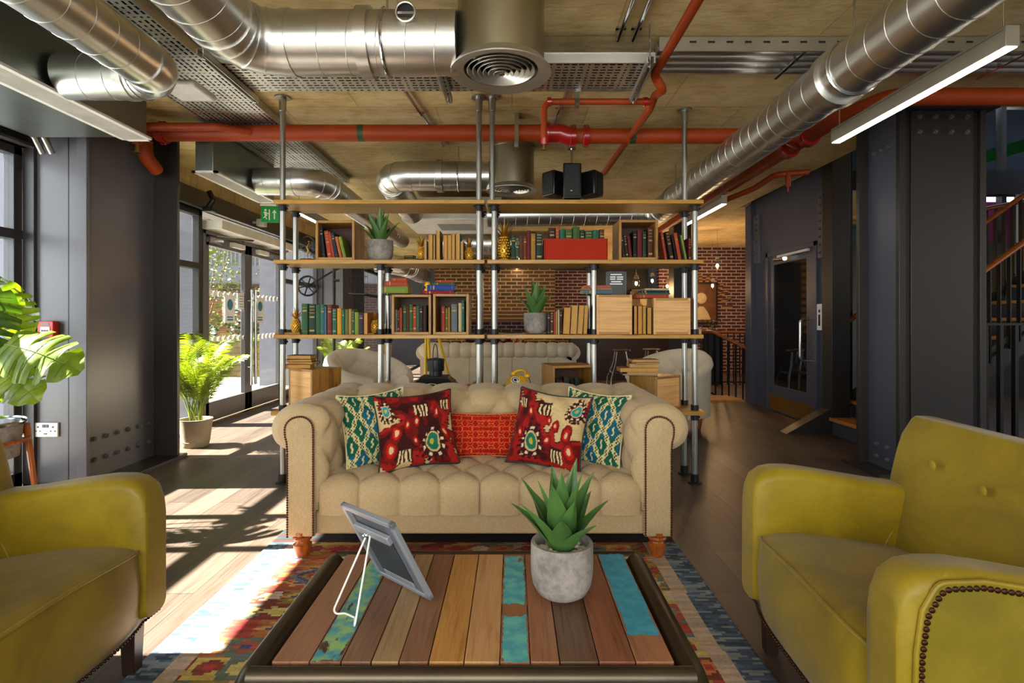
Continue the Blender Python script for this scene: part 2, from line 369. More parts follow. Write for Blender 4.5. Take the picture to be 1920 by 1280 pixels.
# outside fins seen through the panes
for i, y in enumerate((4.16, 6.5, 10.4)):
    o = bx('facade_fin', 'grey_panel', -4.75, -3.72, y, y + .08, 0, 2.9); tag(o, ('pale grey steel fin outside the window left of the fire alarm point', 'pale grey steel fin outside the window beside the potted palm', 'pale grey steel fin outside the far window behind the pulley wheel')[i], 'facade fin', 'facade fins outside the windows')

# glazed entrance doors
def doorset(n, y0, y1, z1=2.3):
    t = thing('door_%d' % n, None, None, (-3.65, (y0 + y1) / 2, 0), kind='structure')
    MB().box(-3.7, -3.6, y0, y0 + .06, 0, z1).box(-3.7, -3.6, y1 - .06, y1, 0, z1).box(-3.7, -3.6, y0, y1, z1 - .05, z1).build('door_frame', 'steel_paint', t, True, bev=.004)
    bx('transom_box', 'white_paint', -3.70, -3.38, y0, y1, z1, z1 + .1, t); bx('threshold', 'brass', -3.62, -3.55, y0, y1, 0, .012, t)
    ym = (y0 + y1) / 2
    for a, b_, s in ((y0 + .06, ym, 1), (ym, y1 - .06, -1)):
        lf = MB().box(-3.68, -3.62, a, a + .1, .02, z1 - .05).box(-3.68, -3.62, b_ - .1, b_, .02, z1 - .05).box(-3.68, -3.62, a, b_, .02, .25).box(-3.68, -3.62, a, b_, z1 - .17, z1 - .05).build('door_leaf', 'steel_paint', t, True, bev=.003)
        bx('door_glass', 'glass', -3.655, -3.645, a + .1, b_ - .1, .25, z1 - .17, lf, True)
        d = MB()
        for zz in (1.56, 1.0):
            k = int((b_ - a - .2) / .125)
            for i in range(k + 1): y = a + .14 + i * .125; d.cyl((-3.643, y, zz), (-3.640, y, zz), .038, n=16)
        d.build('manifestation_dots', 'white_plastic', lf, True)
        yh = b_ - .06 if s > 0 else a + .06
        hm = MB().cyl((-3.55, yh, .35), (-3.55, yh, 1.65), .019)
        for zz in (.6, 1.5): hm.cyl((-3.62, yh, zz), (-3.55, yh, zz), .01)
        hm.build('pull_handle', 'chrome', lf, True)
        bx('door_contact', 'white_paint', -3.62, -3.56, yh - .3 * s - .15, yh - .3 * s + .15, z1 - .13, z1 - .07, lf, True)
        MB().box(-3.62, -3.55, (a if s > 0 else b_ - .3), (a + .3 if s > 0 else b_), z1 - .14, z1 - .08).tube([(-3.56, a + .15 if s > 0 else b_ - .15, z1 - .06), (-3.3, (a + b_) / 2, z1 - .05), (-3.56, (a + b_) / 2 + .25 * s, z1 - .04)], .012, 6).build('door_closer', 'chrome', lf, True)
    return t
doorset(1, 6.45, 8.75); doorset(2, 11.2, 12.6)
# notices on the entrance doors
def sheet(name, label, x, y, z, w, h, cols, axis='x'):
    t = thing(name, label, 'notice', (x, y, z))
    MB().box(-.001, .001, -w / 2, w / 2, 0, h).build('paper', cols[0], t)
    m = MB().box(.001, .002, -w * .32, w * .32, h * .08, h * .14).box(.001, .002, -w * .32, w * .32, h * .18, h * .23).cyl((.001, 0, h * .65), (.002, 0, h * .65), w * .3, n=20)
    m.build('printed_marks', cols[1], t); return t
plain('sign_blue', '#3f7fa6', .5); plain('paper', '#e8eaea', .6)
plain('paper_grey', '#8a8a86', .6)
sheet('door_notice', 'white and blue paper notice on the left glass door leaf', -3.635, 7.13, 1.2, .24, .36, ('paper', 'sign_blue'))
t = thing('opening_hours_sign', 'small white text sign beside the meeting stile of the glass doors', 'notice', (-3.635, 7.43, 1.38))
MB().box(-.001, .001, -.1, .1, 0, .22).build('paper', 'paper', t); m = MB()
for i in range(5): m.box(.001, .002, -.06, .06 - .02 * (i % 2), .03 + i * .035, .04 + i * .035)
m.build('printed_lines', 'paper_grey', t)
sheet('door_notice', 'white and blue paper notice on the right glass door leaf', -3.635, 7.98, 1.2, .24, .36, ('paper', 'sign_blue'))

# ------------------------------------------------------------------ steel columns
def bolts(parent, pts, nrm, r=.02, mat='steel_paint'):
    nrm = Vector(nrm); first = None
    for p in pts:
        if first is None:
            a = Vector((0, 0, 0)); m = MB().cyl(a, nrm * .018, r, n=6).cyl(nrm * .016, nrm * .03, r * .6, n=10); first = m.build('bolt', mat, parent); o = first
        else: o = first.copy(); COL.objects.link(o); o.parent = parent
        q = Vector(p); k = parent
        while k is not None: q = q - k.location; k = k.parent
        o.location = q
def left_column(y, label, near=True):
    t = thing('steel_column', label, 'column', (-3.35, y + .4, 0))
    c = bx('column_casing', 'steel_paint', -3.56, -3.19, y, y + .83, 0, CZ, t, bev=.003)
    bx('casing_joint', 'black_metal', -3.290, -3.284, y - .0015, y + .01, .0, CZ, c)
    bx('back_flange', 'steel_paint_dark', -3.56, -2.985, y + .83, y + .87, 0, CZ, t, bev=.003)
    bx('front_flange', 'steel_paint', -3.22, -3.145, y - .012, y + .02, 0, CZ, t, bev=.003)
    bx('base_plate', 'steel_paint_dark', -3.60, -2.95, y - .03, y + .93, 0, .03, t, bev=.003)
    bx('mounting_channel', 'steel_paint_dark', -3.60, -3.52, y - .03, y + .06, 0, CZ, t)
    bolts(t, [(-3.19, y + .12 + i * .125, z) for i in range(6) for z in (.17, .33)], (1, 0, 0))
    return t
left_column(4.10, 'dark grey steel column with fire alarm point, between the near window and the palm')
left_column(10.3, 'far grey steel column on the window side, seen behind the green books')
t = thing('steel_column', 'black riveted steel column behind the right yellow armchair', 'column', (3.3, 4.57, 0))
bx('column_casing', 'steel_paint_dark', 3.09, 3.72, 4.40, 4.75, 0, CZ, t, bev=.004)
MB().box(3.06, 3.11, 4.37, 4.41, 0, CZ).box(3.70, 3.75, 4.37, 4.41, 0, CZ).box(3.16, 3.655, 4.38, 4.41, .0, CZ).build('front_cladding', 'steel_paint_dark', t, True, bev=.003)
bx('back_flange', 'steel_paint_dark', 2.98, 3.76, 4.75, 4.79, 0, CZ, t, bev=.003)
bx('side_web', 'navy_paint', 3.06, 3.10, 4.41, 4.75, 0, CZ, t)
bx('top_plate', 'steel_paint_dark', 2.95, 3.8, 4.3, 4.85, CZ - .04, CZ, t); bx('base_plate', 'steel_paint_dark', 2.88, 3.8, 4.34, 4.83, 0, .02, t)
bolts(t, [(3.06, 4.48 + i * .09, z) for i in range(3) for z in (2.64,)] + [(3.06, 4.5 + i * .13, z) for i in range(2) for z in (.1, .2)], (-1, 0, 0), .018)
bolts(t, [(3.22 + i * .125, 4.38, z) for i in range(4) for z in (2.84, 2.72)], (0, -1, 0), .018)
# right side: lift enclosure wall, splice plates
o = MB().box(3.57, 3.75, 6.17, 8.25, 0, CZ + .6).build('wall_right', 'navy_paint', origin=(3.66, 7.2, 0), smooth=False); o['kind'] = 'structure'
o = bx('wall_stair', 'black_metal', 3.75, 3.8, 6.17, 8.3, 0, CZ + .6); o['kind'] = 'structure'
o = bx('trim_3', 'steel_paint_dark', 3.46, 3.66, 5.98, 6.17, 0, CZ + .4, bev=.004); o['kind'] = 'structure'
o = bx('trim_4', 'navy_paint', 3.50, 3.72, 8.1, 8.3, 0, CZ, bev=.004); o['kind'] = 'structure'
for y, z0, z1, nn, lb in ((6.27, 1.95, 2.7, 8, 'bolted steel splice plate at the near edge of the lift wall'), (8.05, 2.05, 2.75, 8, 'bolted steel splice plate at the far edge of the lift wall')):
    t = thing('splice_plate', lb, 'splice plate', (3.55, y, z0), group='splice plates on the lift wall')
    bx('plate', 'steel_paint', 3.535, 3.57, y - .13, y + .13, z0, z1, t, bev=.003)
    bolts(t, [(3.535, y + s * .07, z0 + .06 + i * (z1 - z0 - .12) / (nn - 1)) for i in range(nn) for s in (-1, 1)], (-1, 0, 0), .016, 'steel_paint')
# lift lobby door
t = thing('door_3', None, None, (3.57, 7.05, 0), kind='structure')
MB().box(3.53, 3.58, 6.42, 6.48, 0, 2.16).box(3.53, 3.58, 7.64, 7.70, 0, 2.16).box(3.53, 3.58, 6.42, 7.7, 2.1, 2.16).build('door_frame', 'navy_paint', t, True, bev=.003)
lf = MB().box(3.545, 3.58, 6.48, 6.66, .01, 2.1).box(3.545, 3.58, 7.5, 7.64, .01, 2.1).box(3.545, 3.58, 6.66, 7.5, .01, .36).box(3.545, 3.58, 6.66, 7.5, 1.98, 2.1).build('door_leaf', 'navy_paint', t, True, bev=.003)
bx('door_glass', 'dark_glass', 3.555, 3.57, 6.66, 7.5, .36, 1.98, lf)
bx('kick_plate', 'brass', 3.540, 3.546, 6.52, 7.6, .03, .22, lf)
MB().tube(fillet([(3.545, 6.60, .75), (3.44, 6.60, .75), (3.44, 6.60, 1.25), (3.545, 6.60, 1.25)], .08), .017, 10).build('pull_handle', 'chrome', lf, True)
MB().box(3.50, 3.545, 6.95, 7.25, 2.0, 2.07).cyl((3.50, 7.1, 2.03), (3.5, 7.36, 2.04), .03).build('door_closer', 'chrome', t, True)
MB().box(3.47, 3.50, 6.5, 7.25, 2.05, 2.08).build('closer_arm', 'white_paint', t, True)
t = thing('door_sign', 'small white upright notice plate beside the lift door handle', 'notice', (3.527, 6.34, 1.12))
MB().box(-.004, 0, -.05, .05, 0, .3).build('plate', 'paper', t); m = MB()
m.cyl((-.006, 0, .22), (-.004, 0, .22), .02, n=12).box(-.006, -.004, -.02, .02, .05, .18); m.build('printed_marks', 'black_plastic', t)
# ------------------------------------------------------------------ ceiling services
def ring_seams(mb, a, b, r, step=.11, tilt=.25):
    a, b = Vector(a), Vector(b); d = (b - a).normalized(); L = (b - a).length; u, w = perp(d); k = int(L / step)
    for i in range(1, k + 1):
        c = a + d * (i * step - step * .5)
        if (c - b).length < .05: continue
        n = 28; mb.tube([c + (u * cos(2 * pi * j / n) + w * sin(2 * pi * j / n)) * (r + .001) + d * tilt * r * .5 * sin(2 * pi * j / n) for j in range(n)], .0015, 4, closed=True)
def duct(name, label, runs, r, bends=.2, group=None, step=.14, collars=(), seg_part='duct_body'):
    """runs: polyline of axis points; straight tubes, smooth elbows, spiral seams, raised collars"""
    o = Vector(runs[0]); t = thing(name, label, 'duct', tuple(o), group=group)
    path = fillet(runs, bends, 7); MB().tube(path, r, 36).build(seg_part, 'galvanised', t, True, ang=50)
    m = MB(); n = len(runs)
    for i in range(n - 1):
        a, b = Vector(runs[i]), Vector(runs[i + 1]); d = (b - a).normalized()
        a2 = a + d * (bends + .03 if i > 0 else .02); b2 = b - d * (bends + .03 if i < n - 2 else .02)
        ring_seams(m, a2, b2, r, step)
        for q, on in ((a2, i > 0), (b2, i < n - 2)):
            if on: m.cyl(q - d * .02, q + d * .02, r + .006, n=32)
    # gore seams of the elbows
    for i in range(1, n - 1):
        k0 = 1 + (i - 1) * 8
        for k in (2, 4, 6):
            q = path[k0 + k]; d = (path[k0 + k + 1] - path[k0 + k - 1]).normalized(); m.cyl(q - d * .004, q + d * .004, r + .005, n=32)
    for c, d in collars:
        c, d = Vector(c), Vector(d); m.cyl(c - d * .03, c + d * .03, r + .018, n=32)
    m.build('seams_and_collars', 'galvanised', t, True, ang=50); return t
def hanger(c, r, label, axis='x'):
    t = thing('duct_hanger', label, 'hanger', c, group='duct hangers'); cc = Vector((0, 0, 0)); n = 24
    MB().cyl((0, 0, r + .004), (0, 0, CZ - c[2]), .006, n=8).build('rod', 'chrome', t)
    pts = [((0 if axis == 'x' else (r + .006) * cos(2 * pi * i / n)), ((r + .006) * cos(2 * pi * i / n) if axis == 'x' else 0), (r + .006) * sin(2 * pi * i / n)) for i in range(n)]
    MB().tube(pts, .008, 6, closed=True).build('strap', 'chrome', t); return t
def diffuser(x, y, z, r, label, top=CZ):
    t = thing('round_ceiling_diffuser', label, 'air diffuser', (x, y, z), group='round ceiling diffusers')
    MB().lathe([(r * .86, 0.03), (r * .86, top - z - .03), (r * .90, top - z - .03), (r * .90, top - z - .001)], n=48, caps=(False, True)).build('drum', 'drum_metal', t)
    MB().lathe([(r * .74, .015), (r, .0), (r * 1.0, .006), (r * .86, .05), (r * .74, .05), (r * .74, .015)], n=56, caps=(False, False)).build('flange', 'tray_metal', t)
    for k in range(6):
        q = r * (.68 - k * .105)
        MB().lathe([(q, .012 - k * .003), (q - .012, .03 - k * .003), (q - .016, .028 - k * .003), (q - .003, .010 - k * .003), (q, .012 - k * .003)], n=48, caps=(False, False)).build('louvre_ring', 'tray_metal', t)
    MB().lathe([(0.002, -.012), (r * .08, -.004), (r * .085, .02), (.002, .02)], n=24).build('centre_cone', 'chrome', t)
    m = MB(); 
    for a in (.5, .5 + pi / 2): m.cyl((-r * .8 * cos(a), -r * .8 * sin(a), .045), (r * .8 * cos(a), r * .8 * sin(a), .045), .006, n=6)
    m.build('cross_bar', 'tray_metal', t)
    MB().cyl((0, 0, .08), (0, 0, .085), r * .84, n=32).build('damper_plate', 'black_metal', t); return t
D1 = diffuser(-.055, 2.75, 2.46, .25, 'large round louvred diffuser hanging nearest the camera at top centre')
D2 = diffuser(.0, 5.4, 2.49, .25, 'smaller looking round louvred diffuser further back, just above the shelves')
# first run: drum -> left -> elbow toward the camera
duct('spiral_duct', 'fat spiral duct running left from the nearest round diffuser and bending toward the camera', [(-.27, 2.75, 2.61), (-1.33, 2.75, 2.61), (-1.33, -.6, 2.61)], .15, .2, 'spiral ducts', collars=[((-.72, 2.75, 2.61), (1, 0, 0))])
duct('spiral_duct', 'spiral duct along the left side that hooks back into the near slot diffuser box', [(-1.95, -.6, 2.6), (-1.95, 3.1, 2.6), (-2.5, 3.1, 2.6)], .125, .16, 'spiral ducts')
duct('spiral_duct', 'spiral duct leaving the far slot diffuser box and turning away behind the shelf top', [(-2.5, 5.45, 2.6), (-1.9, 5.45, 2.6), (-1.9, 9.5, 2.6)], .135, .22, 'spiral ducts')
duct('spiral_duct', 'spiral duct running left from the far round diffuser to an elbow', [(-.22, 5.4, 2.64), (-1.22, 5.4, 2.64), (-1.22, 6.75, 2.55)], .14, .2, 'spiral ducts', collars=[((-.7, 5.4, 2.64), (1, 0, 0))])
duct('spiral_duct', 'long straight spiral duct running down the right side under the ceiling', [(1.776, -.6, 2.55), (1.776, 6.8, 2.55), (-.3, 6.8, 2.52)], .14, .22, 'spiral ducts', collars=[((1.776, 3.0, 2.55), (0, 1, 0))])
duct('spiral_duct', 'far spiral duct behind the paper-edged books on the top tier', [(-1.3, 8.6, 2.42), (.6, 8.6, 2.42)], .2, .2, 'spiral ducts')
hanger((-.8, 8.6, 2.42), .2, 'threaded rod and strap holding the far duct behind the top tier')
duct('spiral_duct', 'pale spiral duct elbow between the potted agave and the small pineapple, far back', [(-2.5, 10.2, 2.3), (-1.95, 10.2, 2.22), (-1.95, 12.1, 2.22)], .18, .25, 'spiral ducts')
hanger((-1.95, 11.5, 2.22), .18, 'threaded rod and strap holding the farthest pale duct', 'y')
# duct hangers (rod + strap)
hanger((-.62, 2.75, 2.61), .15, 'threaded rod and strap holding the near cross duct')
hanger((1.776, 2.87, 2.55), .14, 'threaded rod and strap holding the long right hand duct', 'y')
hanger((-.52, 5.4, 2.64), .14, 'threaded rod and strap holding the far cross duct')
hanger((1.776, 6.0, 2.55), .14, 'threaded rod and strap at the far end of the long right hand duct', 'y')
# inspection port on first duct
t = thing('inspection_port', 'round inspection port with dark opening on the side of the near cross duct', 'port', (-.50, 2.615, 2.68))
MB().cyl((0, -.025, 0), (0, .04, 0), .045, n=28, caps=(False, False)).tube([(cos(a) * .045, -.025, sin(a) * .045) for a in [2 * pi * i / 24 for i in range(24)]], .005, 6, closed=True).build('collar_ring', 'tray_metal', t)
MB().cyl((0, -.005, 0), (0, .0, 0), .043, n=24).build('opening', 'black_shade', t); MB().box(-.04, .04, -.016, -.006, -.006, .006).build('damper_blade', 'chrome', t)
# slot diffuser boxes
def slotbox(y0, y1, label, zt):
    t = thing('slot_diffuser', label, 'air diffuser', (-2.6, (y0 + y1) / 2, 2.49), group='slot diffuser boxes on the left')
    bx('plenum_box', 'galv_box', -3.3 if y0 < 2 else -2.68, -2.53, y0, y1 - .04, 2.50, zt, t, bev=.003)
    m = MB().box(-2.71, -2.68, y0, y1, 2.485, 2.50).box(-2.53, -2.50, y0, y1, 2.485, 2.50).box(-2.71, -2.5, y0, y0 + .03, 2.485, 2.5).box(-2.71, -2.5, y1 - .03, y1, 2.485, 2.5)
    m.build('grille_frame', 'white_paint', t, True); m = MB()
    for i in range(11): x = -2.674 + i * .0135; m.box(x, x + .004, y0 + .03, y1 - .03, 2.486, 2.496)
    m.build('grille_slats', 'white_paint', t, True); bx('grille_gap_shade', 'black_shade', -2.68, -2.53, y0 + .03, y1 - .03, 2.4975, 2.4995, t); return t  # black sheet added to make the gaps between slats dark
slotbox(.2, 3.87, 'near long white slot grille box above the left windows', 2.9); slotbox(4.68, 5.92, 'far short white slot grille box above the glass doors', 2.88)
# perforated cable trays (real holes in the sheet)
def tray(label, x0, x1, y0, y1, z, along='x', dens=.045):
    t = thing('cable_tray', label, 'cable tray', ((x0 + x1) / 2, (y0 + y1) / 2, z), group='perforated cable trays')
    la, lb = (x0, x1) if along == 'x' else (y0, y1); wa, wb = (y0, y1) if along == 'x' else (x0, x1)
    nl = int((lb - la) / dens); nw = int((wb - wa) / .036); vs = []; fs = []
    dl = (lb - la) / nl; dw = (wb - wa) / nw
    def pt(a, b): return (a, b, z) if along == 'x' else (b, a, z)
    k = 0
    for i in range(nl):
        for j in range(nw):
            a0, b0 = la + i * dl, wa + j * dw; hl = dl * (.38 if (j % 3 != 1) else .2); hw = dw * .2; ca, cb = a0 + dl / 2, b0 + dw / 2
            if i % 5 == 4: hl *= .4
            vs += [pt(a0, b0), pt(a0 + dl, b0), pt(a0 + dl, b0 + dw), pt(a0, b0 + dw), pt(ca - hl, cb - hw), pt(ca + hl, cb - hw), pt(ca + hl, cb + hw), pt(ca - hl, cb + hw)]
            fs += [tuple(k + q for q in f) for f in ((0, 1, 5, 4), (1, 2, 6, 5), (2, 3, 7, 6), (3, 0, 4, 7))]; k += 8
    MB().add(vs, fs).build('perforated_sheet', 'tray_metal', t, True, smooth=False)
    m = MB()
    for q in (wa, wb):
        e = .002
        if along == 'x': m.box(x0, x1, q - e, q + e, z, z + .06).box(x0, x1, q - .008, q + .008, z + .056, z + .06)
        else: m.box(q - e, q + e, y0, y1, z, z + .06).box(q - .008, q + .008, y0, y1, z + .056, z + .06)
    m.build('side_rail', 'tray_metal', t, True)
    rs = random.Random(4); n = int((wb - wa) / .05); m = MB()
    for i in range(n):
        q = wa + .04 + i * .05
        p = [(la + (lb - la) * k / 10, q + rs.uniform(-.012, .012), z + .026 + rs.uniform(0, .004)) for k in range(11)]
        m.tube([(a, b, c) if along == 'x' else (b, a, c) for a, b, c in p], .023, 8)
    m.build('cables_darkening_holes', 'black_plastic', t, True); return t  # black cables added so the holes in the sheet look dark
tray('perforated steel cable tray crossing the ceiling behind the big diffuser', -1.77, .84, 3.24, 3.64, 2.74, 'x')
tray('perforated steel cable tray running away from the camera along the left side', -2.52, -1.94, .3, 6.6, 2.865, 'y')
def strut(label, a, b):
    a, b = Vector(a), Vector(b); c = (a + b) / 2; L = (b - a).length / 2; t = thing('strut_channel', label, 'strut', tuple(c), math.atan2((b - a).y, (b - a).x), group='strut channels under the trays')
    MB().box(-L, L, -.02, -.017, 0, .04).box(-L, L, .017, .02, 0, .04).box(-L, L, -.02, .02, .037, .04).box(-L, L, -.02, -.012, 0, .003).box(-L, L, .012, .02, 0, .003).build('channel', 'tray_metal', t)
    m = MB(); k = int(2 * L / .06)
    for i in range(k): x = -L + .04 + i * .06; m.box(x - .012, x + .012, -.007, .007, .036, .0372)
    m.build('slot_holes', 'black_shade', t)
    for s in (-1, 1): MB().cyl((s * (L - .03), 0, -.02), (s * (L - .03), 0, CZ - c.z), .005, n=8).cyl((s * (L - .03), 0, -.01), (s * (L - .03), 0, 0), .012, n=6).build('threaded_rod', 'chrome', t)
    return t
strut('strut channel under the right end of the crossing tray', (.79, 3.14, 2.695), (.81, 3.72, 2.695))
strut('strut channel under the crossing tray left of the big diffuser', (-.42, 3.14, 2.695), (-.42, 3.72, 2.695))
strut('strut channel under the junction of the two trays', (-1.72, 3.05, 2.695), (-1.72, 3.72, 2.695))
# ribbed trunking run on the right
t = thing('cable_trunking', 'ribbed steel trunking run across the ceiling on the right', 'cable tray', (2.2, 3.5, 2.86))
m = MB().box(.88, 4.4, 3.30, 3.31, 2.84, 2.925)
for i in range(4): m.tube([(.88, 3.37 + i * .085, 2.885), (4.4, 3.37 + i * .085, 2.885)], .036, 12)
m.build('trunking_ribs', 'galvanised', t, True); m = MB()
for i in range(30): m.box(.95 + i * .11, .99 + i * .11, 3.298, 3.3, 2.888, 2.9)
m.build('slot_holes', 'black_shade', t, True)
for x in (1.75, 3.1): bx('clamp', 'chrome', x, x + .02, 3.31, 3.70, 2.844, 2.85, t)
# slim conduits
for i, (x, y0, y1, lb) in enumerate([(.63, 1.0, 3.3, 'thin steel conduit, left one of the pair right of the big diffuser'), (.72, 1.0, 3.3, 'thin steel conduit, right one of the pair right of the big diffuser'), (-.82, 3.6, 5.3, 'thin steel conduit crossing behind the red main left of centre'), (-.62, 1.2, 2.6, 'thin steel conduit above the near cross duct, left one of three'), (-.42, 1.2, 2.6, 'thin steel conduit above the near cross duct, middle of three'), (-.28, 1.2, 2.6, 'thin steel conduit above the near cross duct, right one of three'), (.42, 3.7, 5.0, 'thin steel conduit meeting the red coupling right of centre')]):
    t = thing('conduit', lb, 'conduit', (x, y0, 2.905), group='steel conduits on the ceiling'); dx = .16 if i == 2 else (-.08 if i == 6 else 0)
    MB().tube([(x, y0, 2.905), (x + dx, y1, 2.905)], .0125, 10).build('conduit_pipe', 'chrome', t, True)
    m = MB(); 
    for k in range(3): q = y0 + .2 + (y1 - y0 - .3) * k / 2; xx = x + dx * (q - y0) / (y1 - y0); m.box(xx - .03, xx + .03, q - .012, q + .012, 2.918, CZ)
    m.build('saddle_clips', 'chrome', t, True)
# red sprinkler pipework
t = thing('sprinkler_main', 'thick red sprinkler main crossing the whole ceiling behind the shelf poles', 'pipe', (0, 4.6, 2.78))
MB().tube([(-2.95, 4.6, 2.79), (.30, 4.6, 2.79)], .068, 28).build('pipe', 'red_paint', t, True)
MB().tube([(.46, 4.6, 2.765), (2.5, 4.6, 2.765)], .062, 28).build('pipe', 'red_paint', t, True)
MB().tube(fillet([(.28, 4.6, 2.79), (.40, 4.6, 2.79), (.47, 4.6, 2.765), (.52, 4.6, 2.765)], .05), .074, 24).build('reducer', 'red_gloss', t, True)
def coupling(x, z, r=.062, par=None):
    m = MB().cyl((x - .024, 4.6, z), (x + .024, 4.6, z), r + .018, n=28)
    for s in (-1, 1): m.box(x - .022, x + .022, 4.6 - .012, 4.6 + .012, z + s * (r + .012) - .016, z + s * (r + .012) + .016)
    m.build('coupling', 'red_gloss', par, True, bev=.003); MB().cyl((x, 4.55, z + r + .01), (x, 4.50, z + r * .4), .007, n=8).build('coupling_bolt', 'brass', par, True)
coupling(.285, 2.79, .068, t); coupling(.505, 2.765, .062, t); coupling(.615, 2.765, .062, t); coupling(-2.9, 2.79, .068, t)
MB().lathe([(.069, -.02), (.0695, -.02), (.0695, .02), (.069, .02)], n=28, caps=(False, False))
for x, z, r in ((-1.25, 2.79, .0685), (1.0, 2.765, .0625)):
    MB().cyl((x - .025, 4.6, z), (x + .025, 4.6, z), r, n=28).build('marker_band', 'foliage_dark', t, True)
MB().tube(fillet([(-3.0, 4.6, 2.79), (-3.05, 4.6, 2.79), (-3.05, 4.6, 2.60), (-3.05, 4.75, 2.52)], .06), .055, 16).build('riser_elbow', 'red_paint', t, True)
MB().tube(fillet([(-3.3, 4.35, 2.86), (-2.95, 4.35, 2.86), (-2.95, 4.35, 2.62)], .06), .035, 14).build('drop_pipe', 'red_paint', t, True)
MB().tube(fillet([(-3.2, 4.42, 2.78), (-2.35, 4.42, 2.78), (-2.15, 4.55, 2.78)], .08), .032, 14).build('side_branch', 'red_paint', t, True)
MB().cyl((-2.95, 4.35, 2.62), (-2.95, 4.35, 2.55), .018, n=10).cyl((-2.95, 4.35, 2.56), (-2.95, 4.35, 2.55), .03, n=12).build('sprinkler_head', 'brass', t, True)
bx('pipe_strap', 'chrome', .02, .055, 4.52, 4.68, 2.70, CZ, t)
t = thing('sprinkler_branch', 'thin red branch pipe running away overhead with an S bend and a crossbar', 'pipe', (.87, 2, 2.75))
MB().tube(fillet([(.885, -.3, 2.76), (.885, 3.45, 2.76), (.96, 3.5, 2.69), (.97, 3.75, 2.76), (.97, 3.9, 2.72), (.98, 5.9, 2.80)], .07, 8), .027, 16).build('pipe', 'red_paint', t, True)
MB().tube(fillet([(.95, 3.8, 2.735), (.22, 3.8, 2.735), (.22, 3.8, 2.46)], .06), .022, 14).build('crossbar_pipe', 'red_paint', t, True)
MB().cyl((.22, 3.8, 2.48), (.22, 3.8, 2.44), .026, .02, n=12).cyl((.9, 3.8, 2.735), (.93, 3.8, 2.735), .03, n=14).cyl((.24, 3.8, 2.735), (.27, 3.8, 2.735), .03, n=14).build('pipe_fittings', 'red_gloss', t, True)
MB().cyl((.22, 3.8, 2.44), (.22, 3.8, 2.405), .009, n=8).cyl((.22, 3.8, 2.408), (.22, 3.8, 2.404), .02, n=12).build('sprinkler_head', 'brass', t, True)
bx('pipe_strap', 'chrome', .43, .46, 3.77, 3.83, 2.70, CZ, t)
t = thing('sprinkler_pipe', 'dark red pipe running down the right side behind the linear lamps', 'pipe', (2.5, 4, 2.7))
MB().tube(fillet([(4.6, 3.8, 2.77), (2.6, 3.8, 2.77), (2.45, 4.2, 2.75), (2.45, 9.5, 2.72)], .15), .058, 20).build('pipe', 'red_paint', t, True)
MB().tube(fillet([(2.45, 6.5, 2.62), (2.62, 6.0, 2.66), (2.62, 5.5, 2.68), (2.9, 5.4, 2.68)], .1), .03, 12).build('branch', 'red_paint', t, True)
MB().cyl((2.72, 5.45, 2.68), (2.72, 5.45, 2.55), .025, n=12).cyl((2.72, 5.45, 2.55), (2.72, 5.45, 2.5), .01, n=8).build('sprinkler_head', 'red_paint', t, True)
MB().cyl((2.45, 4.52, 2.75), (2.45, 4.60, 2.75), .085, n=20).cyl((2.45, 4.85, 2.75), (2.45, 4.93, 2.75), .085, n=20).build('coupling', 'red_gloss', t, True, bev=.004)
MB().cyl((2.3, 4.6, 2.765), (2.45, 4.7, 2.75), .065, n=20).build('tee', 'red_gloss', t, True)
# access point, sensor
t = thing('wifi_access_point', 'white square box mounted under the left cable tray', 'access point', (-2.08, 3.55, 2.69))
bx('housing', 'white_plastic', -.12, .12, -.13, .13, -.005, .04, t, False, bev=.02, seg=3); bx('bracket', 'tray_metal', -.04, .04, -.04, .04, .04, .055, t, False)
# hanging loudspeaker cluster
t = thing('hanging_speaker', 'black three-cabinet loudspeaker hanging on a rod above the right shelf', 'speaker', (.56, 5.2, 2.51))
MB().cyl((0, 0, .15), (0, 0, CZ - 2.51), .011, n=10).cyl((0, 0, .33), (0, 0, .37), .04, n=14).build('hanging_rod', 'chrome', t)
for x, a in ((-.01, 0), (-.15, .9), (.17, -.9)):
    q = MB(Matrix.Translation((x, 0 if a else -.06, 0)) @ Matrix.Rotation(a * -1, 4, 'Z')); hh = .19 if a == 0 else .14
    q.prism([(-.085, -.1), (.085, -.1), (.06, .1), (-.06, .1)], 2, -hh + .02, hh - .03); cb = q.build('cabinet', 'black_plastic', t, bev=.012, seg=2)
    q = MB(Matrix.Translation((x, 0 if a else -.06, 0)) @ Matrix.Rotation(a * -1, 4, 'Z')); q.box(-.07, .07, -.108, -.1, -hh + .04, hh - .05); q.build('front_grille', 'black_shade', cb, bev=.004)
bx('yoke', 'black_metal', -.05, .07, -.03, .05, -.19, -.16, t, False); bx('badge', 'white_plastic', -.03, -.01, -.17, -.169, -.1, -.094, t, False)
# linear pendant lamps
mled = emit('led_strip', '#fff1dc', 9)
def linear(y0, y1, label, x=2.11, z=2.385):
    t = thing('linear_pendant_lamp', label, 'pendant lamp', (x, (y0 + y1) / 2, z), group='linear pendant lamps on the right')
    L = (y1 - y0) / 2; MB().box(-.03, .03, -L, L, .006, .094).build('housing', 'lamp_grey', t, bev=.002)
    MB().box(-.024, .024, -L + .006, L - .006, 0.002, .0065).build('light_diffuser', 'led_strip', t)
    for s in (-1, 1): MB().cyl((0, s * L * .93, .094), (0, s * L * .93, CZ - z), .0022, n=6).build('suspension_wire', 'chrome', t)
    bx('seam_line', 'black_shade', -.0306, -.03, -L + .01, L - .01, .078, .08, t, False)
    return t
plain('lamp_grey', '#8c8577', .45, .3)
linear(2.33, 3.61, 'near white linear pendant lamp at top right'); linear(5.5, 6.75, 'second linear pendant lamp, just right of the shelf top')
